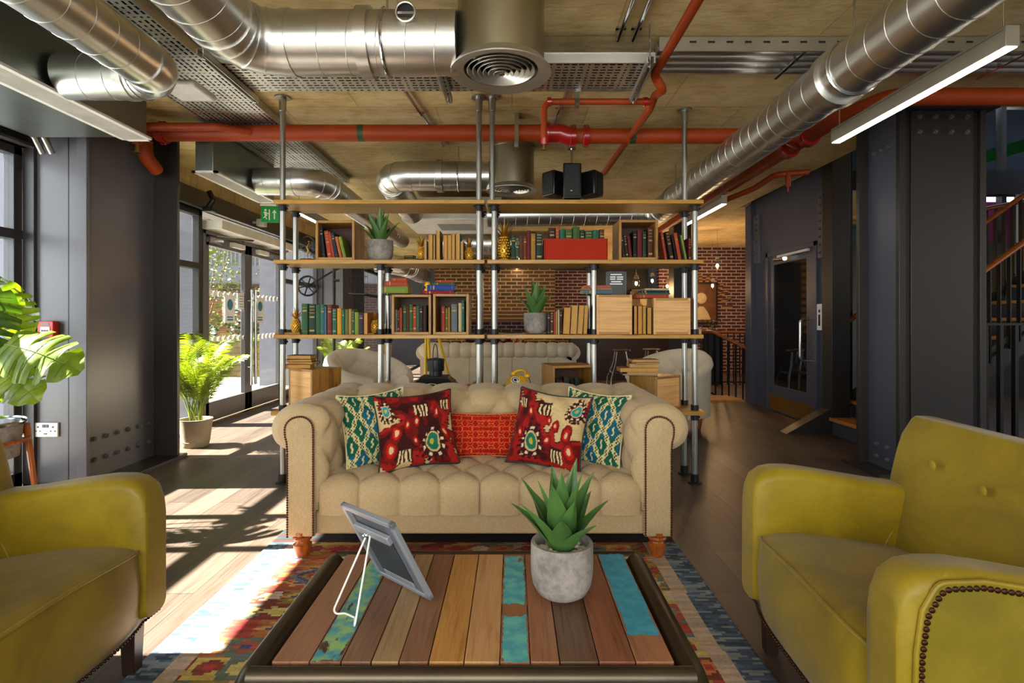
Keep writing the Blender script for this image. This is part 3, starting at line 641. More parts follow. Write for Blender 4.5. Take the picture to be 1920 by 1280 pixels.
linear(5.9, 8.0, 'linear pendant lamp far behind the left end of the shelf top', -2.3, 2.38)
linear(9.5, 11.5, 'farthest linear pendant lamp behind the pineapple on the top tier', .1, 2.3)
t = thing('ceiling_cassette_unit', 'large flat white air conditioning cassette behind the top tier', 'air conditioner', (-.75, 7.65, 2.52))
bx('casing', 'white_paint', -.62, .62, -.55, .55, .02, .30, t, False, bev=.01); bx('fascia', 'white_plastic', -.66, .66, -.6, .6, 0, .02, t, False, bev=.004); bx('intake_grille', 'paper_grey', -.25, .25, -.25, .25, -.004, 0, t, False)
for s in (-1, 1): MB().cyl((s * .5, 0, .3), (s * .5, 0, CZ - 2.52), .006, n=6).build('hanging_rod', 'chrome', t)
# small wall details on the left
t = thing('fire_exit_sign', 'green running man exit sign with an up arrow above the glass doors', 'sign', (-2.94, 6.72, 2.42), R(8))
MB().box(-.105, .105, -.008, .008, 0, .2).build('sign_plate', 'sign_green', t, bev=.002)
m = MB().cyl((-.05, -.0085, .15), (-.05, -.0095, .15), .014, n=14).box(-.062, -.035, -.0095, -.0085, .075, .13, rot=(0, R(-12), 0)).box(-.075, -.045, -.0095, -.0085, .11, .12, rot=(0, R(35), 0)).box(-.042, -.012, -.0095, -.0085, .105, .115, rot=(0, R(25), 0)).box(-.052, -.042, -.0095, -.0085, .035, .085, rot=(0, R(-30), 0)).box(-.078, -.05, -.0095, -.0085, .055, .065, rot=(0, R(-20), 0)).box(-.012, .0, -.0095, -.0085, .03, .16)
m.build('running_man', 'white_plastic', t)
MB().box(.046, .060, -.0095, -.0085, .04, .14).prism([(.028, .12), (.053, .155), (.078, .12), (.07, .112), (.053, .136), (.036, .112)], 1, -.0095, -.0085).build('up_arrow', 'white_plastic', t)
MB().box(-.11, .11, -.015, .015, .2, .225).cyl((0, 0, .225), (0, 0, .51), .006, n=8).build('sign_holder', 'white_plastic', t)
t = thing('fire_alarm_call_point', 'red break-glass fire alarm call point on the left steel column', 'fire alarm', (-3.415, 4.095, 1.108))
bx('housing', 'red_plastic', -.06, .06, -.05, 0, 0, .12, t, False, bev=.006); bx('glass_panel', 'white_plastic', -.035, .035, -.053, -.05, .022, .078, t, False)
bx('label_strip', 'paper_grey', -.03, .03, -.052, -.05, .088, .106, t, False)
m = MB()
for x in (-.02, 0, .02): m.cyl((x, -.055, .05), (x, -.053, .05), .006, n=10)
m.box(-.02, -.008, -.0545, -.053, .046, .054).box(.008, .02, -.0545, -.053, .046, .054).build('press_marks', 'black_plastic', t)
t = thing('double_socket', 'double electric wall socket low on the left steel column', 'socket', (-3.445, 4.098, .372))
bx('face_plate', 'white_plastic', -.09, .09, -.014, 0, 0, .105, t, False, bev=.004); m = MB()
for s in (-1, 1):
    m.box(s * .055 - .006, s * .055 + .006, -.016, -.014, .068, .08)
    for q in (-.016, .016): m.box(s * .055 + q - .006, s * .055 + q + .006, -.016, -.014, .04, .047)
m.box(-.012, .012, -.016, -.014, .02, .028).build('pin_holes', 'black_plastic', t)
for s in (-1, 1): bx('rocker_switch', 'grey_panel', s * .012 - .009, s * .012 + .009, -.019, -.014, .07, .092, t, False)
t = thing('wall_conduits', 'pair of grey conduits bending down over the near left window', 'conduit', (-3.4, 3.9, 2.6))
for k in range(2): MB().tube(fillet([(-3.42 + k * .07, 1, 2.56), (-3.42 + k * .07, 3.95, 2.56), (-3.42 + k * .07, 4.03, 2.45)], .06), .02, 10).build('conduit_pipe', 'pole_steel', t, True)
t = thing('security_camera', 'small cream box sensor above the glass doors beside the exit sign', 'sensor', (-3.44, 7.6, 2.52)); bx('housing', 'white_paint', -.05, .05, -.06, .06, 0, .1, t, False, bev=.008); bx('bracket', 'white_paint', -.15, -.05, -.02, .02, .04, .07, t, False)
t = thing('door_hook_bracket', 'black bracket at the top corner of the window beside the palm', 'bracket', (-3.45, 6.3, 2.5)); MB().tube(fillet([(0, 0, .2), (.05, 0, .1), (-.02, 0, 0)], .03), .03, 8).build('arm', 'black_plastic', t); bx('base', 'black_plastic', -.06, .06, -.04, .04, -.03, .02, t, False)
# ------------------------------------------------------------------ numpy pattern helpers
def vnoise(x, y, s, seed=0):
    x = x * s + seed * 17.3; y = y * s + seed * 9.1; xi = np.floor(x); yi = np.floor(y); fx = x - xi; fy = y - yi
    h = lambda a, b: np.modf(np.abs(np.sin(a * 127.1 + b * 311.7 + seed) * 43758.5453))[0]
    fx = fx * fx * (3 - 2 * fx); fy = fy * fy * (3 - 2 * fy)
    return (h(xi, yi) * (1 - fx) + h(xi + 1, yi) * fx) * (1 - fy) + (h(xi, yi + 1) * (1 - fx) + h(xi + 1, yi + 1) * fx) * fy
def fbm(x, y, s, seed=0): return (vnoise(x, y, s, seed) * .55 + vnoise(x, y, s * 2.1, seed + 1) * .28 + vnoise(x, y, s * 4.3, seed + 2) * .17)
def C3(h): return np.array(hx(h)[:3])
def put(rgb, mask, col): rgb[mask] = C3(col) if isinstance(col, str) else col
def paint(o, rgb, dom='POINT'):
    a = o.data.color_attributes.new('pattern', 'FLOAT_COLOR', dom)
    c = np.ones((len(rgb), 4), dtype=np.float32); c[:, :3] = rgb; a.data.foreach_set('color', c.ravel())

# ------------------------------------------------------------------ rug
def rug():
    x0, x1, y0, y1 = -1.33, .90, 1.05, 3.27; nx, ny = 223, 333
    xs = np.linspace(x0, x1, nx + 1); ys = np.linspace(y0, y1, ny + 1)
    Xg, Yg = np.meshgrid(xs, ys, indexing='ij')
    wob = (vnoise(Yg, Yg * 0, 3, 5) - .5) * .035 * (np.abs(Xg - (x0 + x1) / 2) / 1.1) ** 4
    Zg = .008 + .010 * fbm(Xg, Yg, 5, 3) * 0 + .004 * fbm(Xg, Yg, 3, 3)
    vs = np.stack([Xg + wob, Yg + (vnoise(Xg, Xg * 0, 4, 9) - .5) * .02 * 0, Zg], -1).reshape(-1, 3)
    m = MB(); m.v = [Vector(v) for v in vs]
    m.f = [(i * (ny + 1) + j, (i + 1) * (ny + 1) + j, (i + 1) * (ny + 1) + j + 1, i * (ny + 1) + j + 1) for i in range(nx) for j in range(ny)]; m.mi = [0] * len(m.f)
    o = m.build('kilim_rug', 'rug_weave', origin=((x0 + x1) / 2, (y0 + y1) / 2, 0), smooth=True, ang=80)
    sm = o.modifiers.new('thick', 'SOLIDIFY'); sm.thickness = .006; sm.offset = -1
    cx = (xs[:-1] + xs[1:]) / 2; cy = (ys[:-1] + ys[1:]) / 2; A, B = np.meshgrid(cx, cy, indexing='ij')
    a = A - (x0 + x1) / 2; u = np.round(a / .018); v = np.round(B / .014)     # stepped weave
    jag = np.round((np.modf(np.abs(np.sin(v * 12.99) * 4375.5))[0] - .5) * 2.6)
    uu = u + jag; px_, py_ = 7, 9
    base = ['#c8701a', '#d98a20', '#b84a18', '#d9b43a', '#9a7a2a', '#c43a1a', '#b9a888', '#6e7a68', '#c89a2a', '#8a3418']
    rgb = np.zeros(A.shape + (3,))
    row = np.floor(v / py_).astype(int); off = (row % 2) * (px_ // 2 + 1); col = np.floor((uu + off + 600) / px_).astype(int)
    h = np.floor(np.modf(np.abs(np.sin(col * 37.7 + row * 91.3) * 7531.7))[0] * len(base)).astype(int)
    for k, c in enumerate(base): put(rgb, h == k, c)
    lu = np.abs((uu + off + 600) % px_ - px_ / 2); lv = np.abs(v % py_ - py_ / 2); dd = lu / (px_ / 2) + lv / (py_ / 2)
    h2 = np.floor(np.modf(np.abs(np.sin(col * 13.1 + row * 57.9) * 9531.7))[0] * 8).astype(int)
    dia = ['#c4501c', '#d4761e', '#dcc050', '#7e8a6e', '#b43018', '#d8b8a0', '#e0a030', '#9a3c18']
    for k, c in enumerate(dia): put(rgb, (dd < .85) & (h2 == k), c)
    put(rgb, (dd < .36) & (h2 % 3 == 0), '#4a4a86'); put(rgb, (dd < .34) & (h2 % 3 == 1), '#c8201c'); put(rgb, (dd < .3) & (h2 % 3 == 2), '#d9c04a')
    # big medallions
    for (mx_, my_, s) in ((-.62, 1.75, 1), (-.2, 1.35, 1), (.35, 1.3, 1), (-.72, 2.65, .9), (-.85, 1.35, .8), (.1, 2.6, 1), (.62, 1.5, .7)):
        q = (np.abs(u * .018 - mx_) / (.15 * s) + np.abs(v * .014 - my_) / (.12 * s))
        for t_, c in ((1.0, '#6f7f92'), (.82, '#4c4a80'), (.6, '#a8862c'), (.42, '#c42a20'), (.2, '#d9b43a')): put(rgb, q < t_, c)
    e = np.abs(a) + (fbm(A * 0, B, 6, 4) - .5) * .02
    put(rgb, e > .93, '#c8a888'); put(rgb, e > 1.0, '#56708a')
    bl = np.floor(np.modf(np.abs(np.sin(v * 7.7 + np.floor(u / 3 + v * .37) * 1.7) * 753.7))[0] * 5).astype(int)
    for k, c in enumerate(['#4a6478', '#7f8c94', '#56587a', '#3a5460', '#8a9290']): put(rgb, (e > 1.03 - .03 * k) & (e > 1.0) & (bl == k), c)
    yb = (B < y0 + .1) | (B > y1 - .22); put(rgb, yb & (np.floor(v / 3) % 2 == 0), '#2c3e3c'); put(rgb, yb & (np.floor(v / 3) % 2 == 1), '#4a2a24')
    st = .72 + .5 * vnoise(A, B * 9, 9, 11)
    lum = rgb.mean(-1, keepdims=True); rgb = (rgb * .78 + lum * .22) * .88
    rgb *= st[..., None]; rgb *= (.9 + .2 * np.random.RandomState(1).rand(*A.shape))[..., None]
    cc = rgb.reshape(-1, 3); at = o.data.color_attributes.new('pattern', 'FLOAT_COLOR', 'CORNER')
    c4 = np.ones((len(cc) * 4, 4), dtype=np.float32); c4[:, :3] = np.repeat(cc, 4, axis=0) * .95; at.data.foreach_set('color', c4.ravel())
    tag(o, 'multicoloured kilim rug of orange, yellow and blue diamonds under the coffee table', 'rug')
rug()

# ------------------------------------------------------------------ chesterfield sofa
def sofa_tuft(p, q, amp=.022, cr=.42):
    """p,q lattice coordinates: buttons where both are integers (quincunx); returns outward puff"""
    a, b = (p + q) / 2, (p - q) / 2
    return amp * (abs(sin(pi * a)) * abs(sin(pi * b))) ** cr
SX0, SX1, SY = -1.175, .840, 2.85
def make_sofa():
    t = thing('chesterfield_sofa', 'cream button-tufted chesterfield sofa with nailhead trim, facing the coffee table', 'sofa', (-.168, 3.3, 0))
    # base rail
    MB().box(SX0 + .05, SX1 - .05, SY + .035, SY + .95, .118, .24).build('base_rail', 'linen', t, True, bev=.012, seg=2)
    # seat: profile along depth, tufted, wrapping over the front edge
    xa, xb = SX0 + .17, SX1 - .17; L = xb - xa; n = 330; prof = []
    for k in range(7): prof.append((SY + .03, .228 + k * .018, 0))
    for k in range(1, 9): a = pi / 2 * k / 8; prof.append((SY + .03 + .05 * (1 - cos(a)), .336 + .05 * sin(a), 0))
    for k in range(1, 38): prof.append((SY + .08 + k * .0155, .386 + .012 * sin(pi * k / 38), 0))
    pts = []; s = 0; ss = []
    for i, (y, z, _) in enumerate(prof):
        if i: s += math.hypot(y - prof[i - 1][0], z - prof[i - 1][1])
        ss.append(s)
    cw = L / 8.0; rh = .135; s0 = ss[12]
    for i in range(n + 1):
        x = xa + L * i / n; r = []
        for k, (y, z, _) in enumerate(prof):
            p = (x - xa) / (cw / 2) + 0; q = (ss[k] - s0) / rh
            if ss[k] < s0: h = .034 * abs(sin(pi * (p - 0) / 2)) ** .33
            else: h = sofa_tuft(p, q, .036, .33)
            if k: dy, dz = prof[k][0] - prof[k - 1][0], prof[k][1] - prof[k - 1][1]
            else: dy, dz = 0, 1
            l = math.hypot(dy, dz); ny, nz = -dz / l, dy / l
            r.append((x, y + ny * h, z + nz * h))
        pts.append(r)
    MB().grid(pts).build('seat_cushion', 'linen', t, True, ang=75)
    MB().tube([(xa, SY + .03, .228), (xb, SY + .03, .228)], .006, 8).build('seat_piping', 'linen', t, True)
    m = MB(); bt = []
    for j in range(0, 5):
        for i in range(0, 18):
            if (i + j) % 2 == 0 and 0 < i < 17:
                x = xa + i * cw / 2; sv = s0 + j * rh; k = min(range(len(ss)), key=lambda q: abs(ss[q] - sv)); m.sph((x, prof[k][0], prof[k][1] + .002), .009, 8, 6)
    m.build('seat_buttons', 'linen', t, True)
    # arms + back share one rolled profile: (u outward from inner face, z)
    def roll_profile():
        pr = [(0.015, .25), (.012, .36), (.004, .46), (.0, .54), (-.006, .62), (-.006, .68)]
        c = (.115, .665); rx, rz = .125, .115
        for k in range(0, 15): a = radians_(158 - k * 19); pr.append((c[0] + rx * 1.08 * cos(a), c[1] + rz * sin(a)))
        pr += [(.155, .545), (.15, .42), (.15, .3), (.15, .12)]
        return pr
    radians_ = R
    pr = roll_profile(); fine = []
    for i in range(len(pr) - 1):
        a, b = Vector(pr[i]), Vector(pr[i + 1]); k = max(1, int((b - a).length / .012))
        for j in range(k): fine.append(a.lerp(b, j / k))
    fine.append(Vector(pr[-1]))
    sm = [fine[0]] + [(fine[i - 1] + fine[i] * 2 + fine[i + 1]) / 4 for i in range(1, len(fine) - 1)] + [fine[-1]]
    Sl = [0]
    for i in range(1, len(sm)): Sl.append(Sl[-1] + (sm[i] - sm[i - 1]).length)
    nrm = []
    for i in range(len(sm)):
        d = (sm[min(i + 1, len(sm) - 1)] - sm[max(i - 1, 0)]).normalized(); nrm.append(Vector((-d.y, d.x)))
    def sweep(f, L, step, q0=.20, rowh=.15, scale=1.0, front_round=True, nm='arm'):
        """f(u, s, z) -> world; s along the length"""
        N = int(L / .0125); pts = []
        for i in range(N + 1):
            s = L * i / N; r = []
            inset = 0
            if front_round and s < .05: inset = .03 * (1 - math.sqrt(max(0, 1 - ((.05 - s) / .05) ** 2)))
            for k in range(len(sm)):
                l = Sl[k]; p = s / (step / 2); q = (l - q0) / rowh
                if q < 2.2 and l > .04: h = sofa_tuft(p + 1, q, .046, .36) if q > -1.6 else 0
                elif l < .98 and l > .04: h = .028 * abs(sin(pi * (p + 1 + 0) / 2)) ** .5 * max(0, min(1, (.98 - l) / .12))
                else: h = 0
                if front_round: h *= min(1, max(0, (s - .0) / .06))
                v = sm[k] + nrm[k] * (h - inset)
                r.append(f(v.x, s, v.y))
            pts.append(r)
        return pts
    la = .98
    for sgn, xi in ((1, SX0 + .185), (-1, SX1 - .185)):
        pts = sweep(lambda u, s, z: (xi - sgn * u * 1.0, SY + s, z), la, .235)
        m = MB().grid(pts); r0 = pts[0]; m.add(r0, [tuple(range(len(r0)))])
        arm = m.build('arm', 'linen', t, True, ang=60)
        # nailed front panel: keyhole shape
        xc = xi - sgn * .095; kp = []
        w = .068
        for k in range(12): kp.append((-w, .125 + (.60 - .125) * k / 12))
        kp += [(-w - .004, .61), (-w - .012, .64), (-w - .014, .67)]
        for k in range(0, 13): a = pi - pi * k / 12; kp.append((-.0 + (w + .014 if k < 6 else w) * cos(a), .675 + .066 * sin(a)))
        for k in range(12): kp.append((w, .60 - (.60 - .125) * (k + 1) / 12))
        P3 = [(xc + sgn * a, SY - .012, z) for a, z in kp]
        m = MB().rings([[Vector(p) + Vector((0, .03, 0)) for p in P3], P3, [Vector((xc + (p[0] - xc) * .93, p[1] - .006, .44 + (p[2] - .44) * .98)) for p in P3]])
        m.build('arm_front_panel', 'linen', arm, True, ang=50)
        # nail heads along the panel edge
        m = MB(); acc = 0; last = P3[0]
        for i in range(1, len(P3)):
            a, b = Vector(P3[i - 1]), Vector(P3[i]); d = (b - a).length; q = acc
            while q < d: c = a.lerp(b, q / d); m.sph((c.x * .97 + xc * .03, c.y - .006, c.z), .0062, 7, 5, (1, .6, 1)); q += .0125
            acc = q - d
        m.build('nailhead_trim', 'nail', arm, True)
        m = MB()
        for j in range(0, 3):
            for i in range(1, 8):
                if (i + 1 + j) % 2 == 0:
                    l = .20 + j * .15; k = min(range(len(Sl)), key=lambda q: abs(Sl[q] - l)); v = sm[k]; m.sph((xi - sgn * v.x, SY + i * .235 / 2, v.y), .011, 8, 6)
        m.build('tufting_buttons', 'linen', arm, True)
    Lb = SX1 - SX0 - .10
    yb = SY + .60
    pts = sweep(lambda u, s, z: (SX0 + .05 + s, yb + u * 1.35 + (z - .3) * .12, z + .012), Lb, Lb / 8, front_round=False)
    bk = MB().grid(pts).build('back', 'linen', t, True, ang=60); m = MB()
    for j in range(0, 3):
        for i in range(1, 16):
            if (i + 1 + j) % 2 == 0:
                l = .20 + j * .15; k = min(range(len(Sl)), key=lambda q: abs(Sl[q] - l)); v = sm[k]; m.sph((SX0 + .05 + i * Lb / 16, yb + v.x * 1.35 + (v.y - .3) * .12, v.y + .012), .011, 8, 6)
    m.build('tufting_buttons', 'linen', bk, True)
    lg = [(.03, 0), (.034, .01), (.046, .05), (.047, .062), (.036, .07), (.033, .078), (.046, .086), (.05, .096), (.046, .104), (.036, .108), (.05, .112), (.052, .13)]
    for x in (SX0 + .085, SX1 - .085):
        for y in (SY + .03, SY + .86): MB().lathe(lg, (x, y, .012 if y < 3.2 else 0), 24).build('leg', 'leg_wood', t, True)
make_sofa()

# ------------------------------------------------------------------ cushions
def ikat(u, v, red_bias=0.0, seed=1):
    wx = (fbm(u, v, 2.2, seed) - .5) * .35; wy = (fbm(u, v, 2.0, seed + 5) - .5) * .25
    a, b = u + wx * .6, v + wy * .6; rgb = np.zeros(u.shape + (3,)); rgb[:] = C3('#c9ad7c')
    n = fbm(a, b * .8, 1.5, seed + 3) + red_bias
    put(rgb, n > .50, '#9c1c16'); put(rgb, n > .60, '#6a120e'); put(rgb, n > .68, '#3a1010')
    edge = np.abs(n - .50) < .018; put(rgb, edge & (np.sin(b * 70 + a * 20) > 0), '#3a1210')
    def drop(cx, cy, s, core='#1f6a52'):
        x, y = (a - cx) / s, (b - cy) / s; rr = np.abs(x) * (1.15 + .55 * y) ; q = np.hypot(rr, y * .8)
        spike = .07 * np.sign(np.sin(np.arctan2(y, x) * 17))
        put(rgb, q + spike < .60, '#3c1212'); put(rgb, q < .34, '#c9ad7c'); put(rgb, q < .27, core); put(rgb, q < .1, '#b9a83a')
        ang = np.arctan2(y, x); ring = (np.abs(q - .44) < .05) & (np.sin(ang * 9) > .35); put(rgb, ring, '#d8c8a8')
    drop(.35, -.42, .62); drop(-.75, .55, .42, '#2a8a90')
    def comb(cx, cy, w, h, n_, col='#3a1210', li='#d8c090'):
        m_ = (np.abs(a - cx) < w) & (np.abs(b - cy) < h); put(rgb, m_, col); put(rgb, m_ & (np.sin((a - cx) / w * pi * n_) > .1) & (b - cy < h * .6), li)
    comb(.12, .55, .2, .2, 4); comb(-.38, -.68, .16, .2, 4); comb(.8, .62, .14, .16, 3)
    for cx, cy, s in ((-.62, -.1, .12), (-.3, .1, .08), (-.05, .22, .07), (.5, .38, .08), (.75, -.2, .1), (-.72, -.5, .13), (-.1, -.35, .07)):
        q = np.hypot((a - cx) / s, (b - cy) / (s * 1.8)); put(rgb, q < 1.25, '#7a1410'); put(rgb, q < .8, '#c01c14'); put(rgb, q < .42, '#d4b48a')
    return rgb * (.85 + .3 * fbm(u, v, 14, 8))[..., None]
def trellis(u, v, seed=0, k=3.4):
    rgb = np.zeros(u.shape + (3,)); a = (u * k); b = (v * k * .72)
    def cell(a, b): return np.abs(((a + 1) % 2) - 1), np.abs(((b + 1) % 2) - 1)
    x, y = cell(a, b); x2, y2 = cell(a + 1, b + 1)
    st = lambda q: np.round(q * 9) / 9
    d1 = np.abs(st(x)) + np.abs(st(y)) * .82; d2 = np.abs(st(x2)) + np.abs(st(y2)) * .82; d = np.minimum(d1, d2)
    rgb[:] = C3('#5a2410'); put(rgb, d < .90, '#d8c486'); put(rgb, d < .84, '#3a1a12'); put(rgb, d < .80, '#d8cf9c')
    g = vnoise(np.round(a / 2 + .25), np.round(b), 1.7, 3) ; put(rgb, (d < .69), '#1b5f74'); put(rgb, (d < .69) & (g > .5), '#185a44')
    xm = np.where(d1 < d2, ((a + 1) % 2) - 1, ((a) % 2) - 1); ym = np.where(d1 < d2, ((b + 1) % 2) - 1, (b % 2) - 1)
    put(rgb, (np.abs(xm + .05 * np.sign(np.sin(ym * 16))) < .09) & (np.abs(ym) < .3), '#dccf9c')
    return rgb
def lattice(u, v):
    rgb = np.zeros(u.shape + (3,)); rgb[:] = C3('#b01410'); rgb *= (1 - .35 * np.clip(-v, 0, 1))[..., None] * 0 + 1
    a, b = u * 4.2, v * 1.9
    line = np.zeros(u.shape, bool); x = np.abs(((a + .5) % 1) - .5) * 2; y = np.abs(((b + .5) % 1) - .5) * 2
    hexd = np.maximum(y, (x * 1.3 + y * .8) * .72); d2 = np.abs(hexd - .62) < .055; line |= d2
    x2 = 1 - x; y2 = 1 - y; h2 = np.maximum(x2 * 1.1, (y2 * 1.0 + x2 * .8) * .8); line |= np.abs(h2 - .48) < .05
    line |= (np.abs(x - y * .9) < .05) & (x > .45) & (x < .75); line |= (np.abs(y - .0) < .04) & (x > .62)
    put(rgb, line, '#dc7a34'); return rgb
def pillow(name, label, loc, w, h, rot, fn, thick=.09, back='#c8b48a', pipe='black_shade', N=110, group=None, curl=.0):
    us = np.linspace(-1, 1, N + 1); U, V = np.meshgrid(us, us, indexing='ij')
    pinch = .11; px_ = U * (1 - pinch * (1 - V ** 2) * .8) ; py_ = V * (1 - pinch * (1 - U ** 2))
    T = ((1 - np.abs(U) ** 2.6) * (1 - np.abs(V) ** 2.6)).clip(0) ** .55 * thick
    T = T + .006 * np.sin(U * 7 + V * 9) * (T > .02) + .005 * (fbm(U, V, 3, 4) - .5) * (T > .01)
    cz = curl * (U ** 2 + V ** 2 * .3)
    E = Euler(rot).to_matrix(); m = MB(); n1 = N + 1
    def pt(i, j, s): return Vector((px_[i, j] * w / 2, -(s * T[i, j]) + cz[i, j], py_[i, j] * h / 2))
    f = [E @ pt(i, j, 1) for i in range(n1) for j in range(n1)]; b = [E @ pt(i, j, -1) for i in range(n1) for j in range(n1)]
    quads = [(i * n1 + j, (i + 1) * n1 + j, (i + 1) * n1 + j + 1, i * n1 + j + 1) for i in range(N) for j in range(N)]
    t = thing(name, label, 'cushion', loc, group=group)
    fo = MB().add(f, quads).build('cushion_front', 'print_cloth', t, smooth=True, ang=180); paint(fo, fn(U, V).reshape(-1, 3))
    bo = MB().add(b[::1], quads).build('cushion_back', back, t, smooth=True, ang=180)
    ed = [(i, 0) for i in range(0, n1, 3)] + [(N, j) for j in range(2, n1, 3)] + [(i, N) for i in range(N - 1, -1, -3)] + [(0, j) for j in range(N - 2, 0, -3)]
    MB().tube([E @ pt(i, j, 0) for i, j in ed], .0055, 8, closed=True).build('piping', pipe, t, ang=180); return t
plain('cushion_teal', '#1b6f96', .8, 0, .1, 20); plain('cushion_cream', '#c8b48a', .85, 0, .06, 20, .1, 300); plain('cushion_navy', '#12303c', .85); plain('cushion_red', '#a8180f', .8)
plain('pipe_cream', '#cfc59a', .8); plain('pipe_red', '#d8703a', .8)
pillow('scatter_cushion', 'teal and cream trellis pattern cushion against the left sofa arm', (-.80, 3.24, .60), .41, .44, (R(-16), R(-3), R(36)), lambda u, v: trellis(u, v), .065, 'cushion_cream', 'pipe_cream', curl=-.01)
pillow('scatter_cushion', 'teal and cream trellis pattern cushion against the right sofa arm', (.48, 3.25, .60), .41, .44, (R(-16), R(3), R(-36)), lambda u, v: trellis(u + .4, v), .065, 'cushion_cream', 'pipe_cream', curl=-.01)
pillow('scatter_cushion', 'dark red and beige ikat cushion with blue edge, left of the red bolster', (-.54, 3.12, .615), .45, .43, (R(-20), R(-3), R(20)), lambda u, v: ikat(u, v, -.015, 1), .08, 'cushion_teal', 'black_shade')
pillow('scatter_cushion', 'cream and red ikat cushion with navy edge, right of the red bolster', (.21, 3.13, .615), .43, .44, (R(-20), R(6), R(-20)), lambda u, v: ikat(-u, v, -.07, 6), .08, 'cushion_navy', 'cushion_navy')
pillow('lumbar_cushion', 'wide low red cushion with orange lattice in the middle of the sofa', (-.155, 3.33, .545), .56, .27, (R(-14), 0, 0), lattice, .06, 'cushion_red', 'pipe_red')

# ------------------------------------------------------------------ yellow armchairs
def armchair(label, loc, rz):
    """front faces local +x, seat front edge at x=0; y is the width"""
    t = thing('yellow_armchair', label, 'armchair', loc, rz, group=None)
    W, A = .47, .128     # half width, arm thickness
    def rsec(cx, cz, hw, hh, r, n=5):     # rounded rectangle in y,z
        o_ = []
        for k, (sx, sz) in enumerate(((1, 1), (-1, 1), (-1, -1), (1, -1))):
            for i in range(n + 1):
                a = (k * 90 + i * 90 / n) * pi / 180; o_.append((cx + sx * (hw - r) + r * cos(a), cz + sz * (hh - r) + r * sin(a)))
        return o_
    # arms: sections along x
    for s in (-1, 1):
        yc = s * (W - A / 2); secs = []
        stat = [(-.84, .62), (-.7, .62), (-.55, .63), (-.42, .646), (-.3, .666), (-.2, .682), (-.12, .692), (-.06, .692), (-.02, .684), (.012, .662), (.028, .625), (.034, .58)]
        for x, zt in stat:
            fr = max(0, (x + .02) / .06); hw = A / 2 - .02 * fr ** 2 * .6; zb = .195 + .015 * fr
            secs.append([(x, a, b) for a, b in rsec(yc, (zt + zb) / 2, hw, (zt - zb) / 2, hw * .62)])
        m = MB().rings(secs); arm = m.build('arm', 'leather', t, ang=60)
        # outer panel with piping and nails
        yo = s * (W + .002); out = [(-.82, .22), (-.82, .605), (-.6, .615), (-.42, .634), (-.25, .660), (-.14, .675), (-.045, .670), (-.012, .61), (.0, .52), (.006, .3), (.006, .215)]
        pts = fillet([(x, yo, z) for x, z in out], .03, 3)
        MB().tube([(p.x, yo + s * .002, p.z) for p in pts], .0055, 8).build('outer_piping', 'leather', arm)
        m = MB(); acc = 0; ins = []
        for p in pts: ins.append(Vector((p.x - (.012 if p.x > -.1 else 0), yo + s * .003, p.z - (.014 if p.z > .5 else 0))))
        for i in range(1, len(ins)):
            a, b = ins[i - 1], ins[i]; d = (b - a).length; q = acc
            while q < d: m.sph(a.lerp(b, q / d), .0068, 7, 5, (1, .6, 1)); q += .0145
            acc = q - d
        x = -.84
        while x < -.02: m.sph((x, yo - s * .01, .197), .006, 7, 5); x += .0145
        m.build('nailhead_trim', 'nail', arm)
        MB().rings([[(p.x - .004, yo - s * .02, p.z - .004) for p in pts], [(p.x - .006, yo + s * .001, p.z - .006) for p in pts]]).build('outer_panel', 'leather_outer', arm, ang=60)
    # back: slab leaning back, rounded
    secs = []
    for k in range(13):
        q = k / 12; z = .20 + .665 * q; xf = -.425 - .10 * q - .03 * q * q; th = .17 - .05 * q; hw = W - .012 + .012 * sin(q * pi) + (.0 if q < .55 else .012)
        if q > .9: hw -= .02 * (q - .9) / .1; th -= .05 * (q - .9) / .1; xf -= .02 * (q - .9) / .1
        n = 9; ring = []; r = th * .42
        for kk, (sx, sy) in enumerate(((1, 1), (-1, 1), (-1, -1), (1, -1))):
            for i in range(6):
                a = (kk * 90 + i * 18) * pi / 180; ring.append((xf - th / 2 + sx * (th / 2 - r) + r * cos(a), sy * (hw - r) + r * sin(a), z))
            # bow on the front / back faces
        secs.append(ring)
    top = [(c[0] * .96 - .024, c[1] * .96, c[2] + .014) for c in secs[-1]]; secs.append(top)
    back = MB().rings(secs).build('backrest', 'leather', t, ang=60)
    for y in (-.21, .0, .21): MB().sph((-.500, y, .75 - (0 if y else .02)), .017, 14, 8, (.3, 1, 1)).build('back_button', 'leather', back)
    for s in (-1, 1): MB().tube([(-.42 - .13 * q, s * (W - A - .002 + .02 * q), .42 + .22 * q) for q in [i / 6 for i in range(7)]], .004, 6).build('seam_piping', 'leather', back)
    # seat cushion + front panel, bulging forward
    hw = W - A + .018; pts = []; N = 36
    prof = [(-.58, .40), (-.4, .43), (-.25, .452), (-.12, .462), (-.05, .460), (-.012, .452), (.004, .444)]
    for j in range(N + 1):
        y = -hw + 2 * hw * j / N; bow = (1 - (y / hw) ** 4); dome = (1 - (y / hw) ** 2) * .028
        pts.append([(x + .035 * bow * max(0, (x + .3) / .3), y, z + dome) for x, z in prof])
    seat = MB().grid(pts).build('seat_cushion', 'leather', t, ang=80)
    MB().tube([(p[-1][0] + .002, p[-1][1], p[-1][2]) for p in pts], .006, 8).build('front_piping', 'leather', seat)
    MB().tube([(p[2][0] + .04, p[2][1], p[2][2] + .001) for p in pts[1:-1]], .0022, 6).build('seat_seam', 'leather', seat)
    pts = []
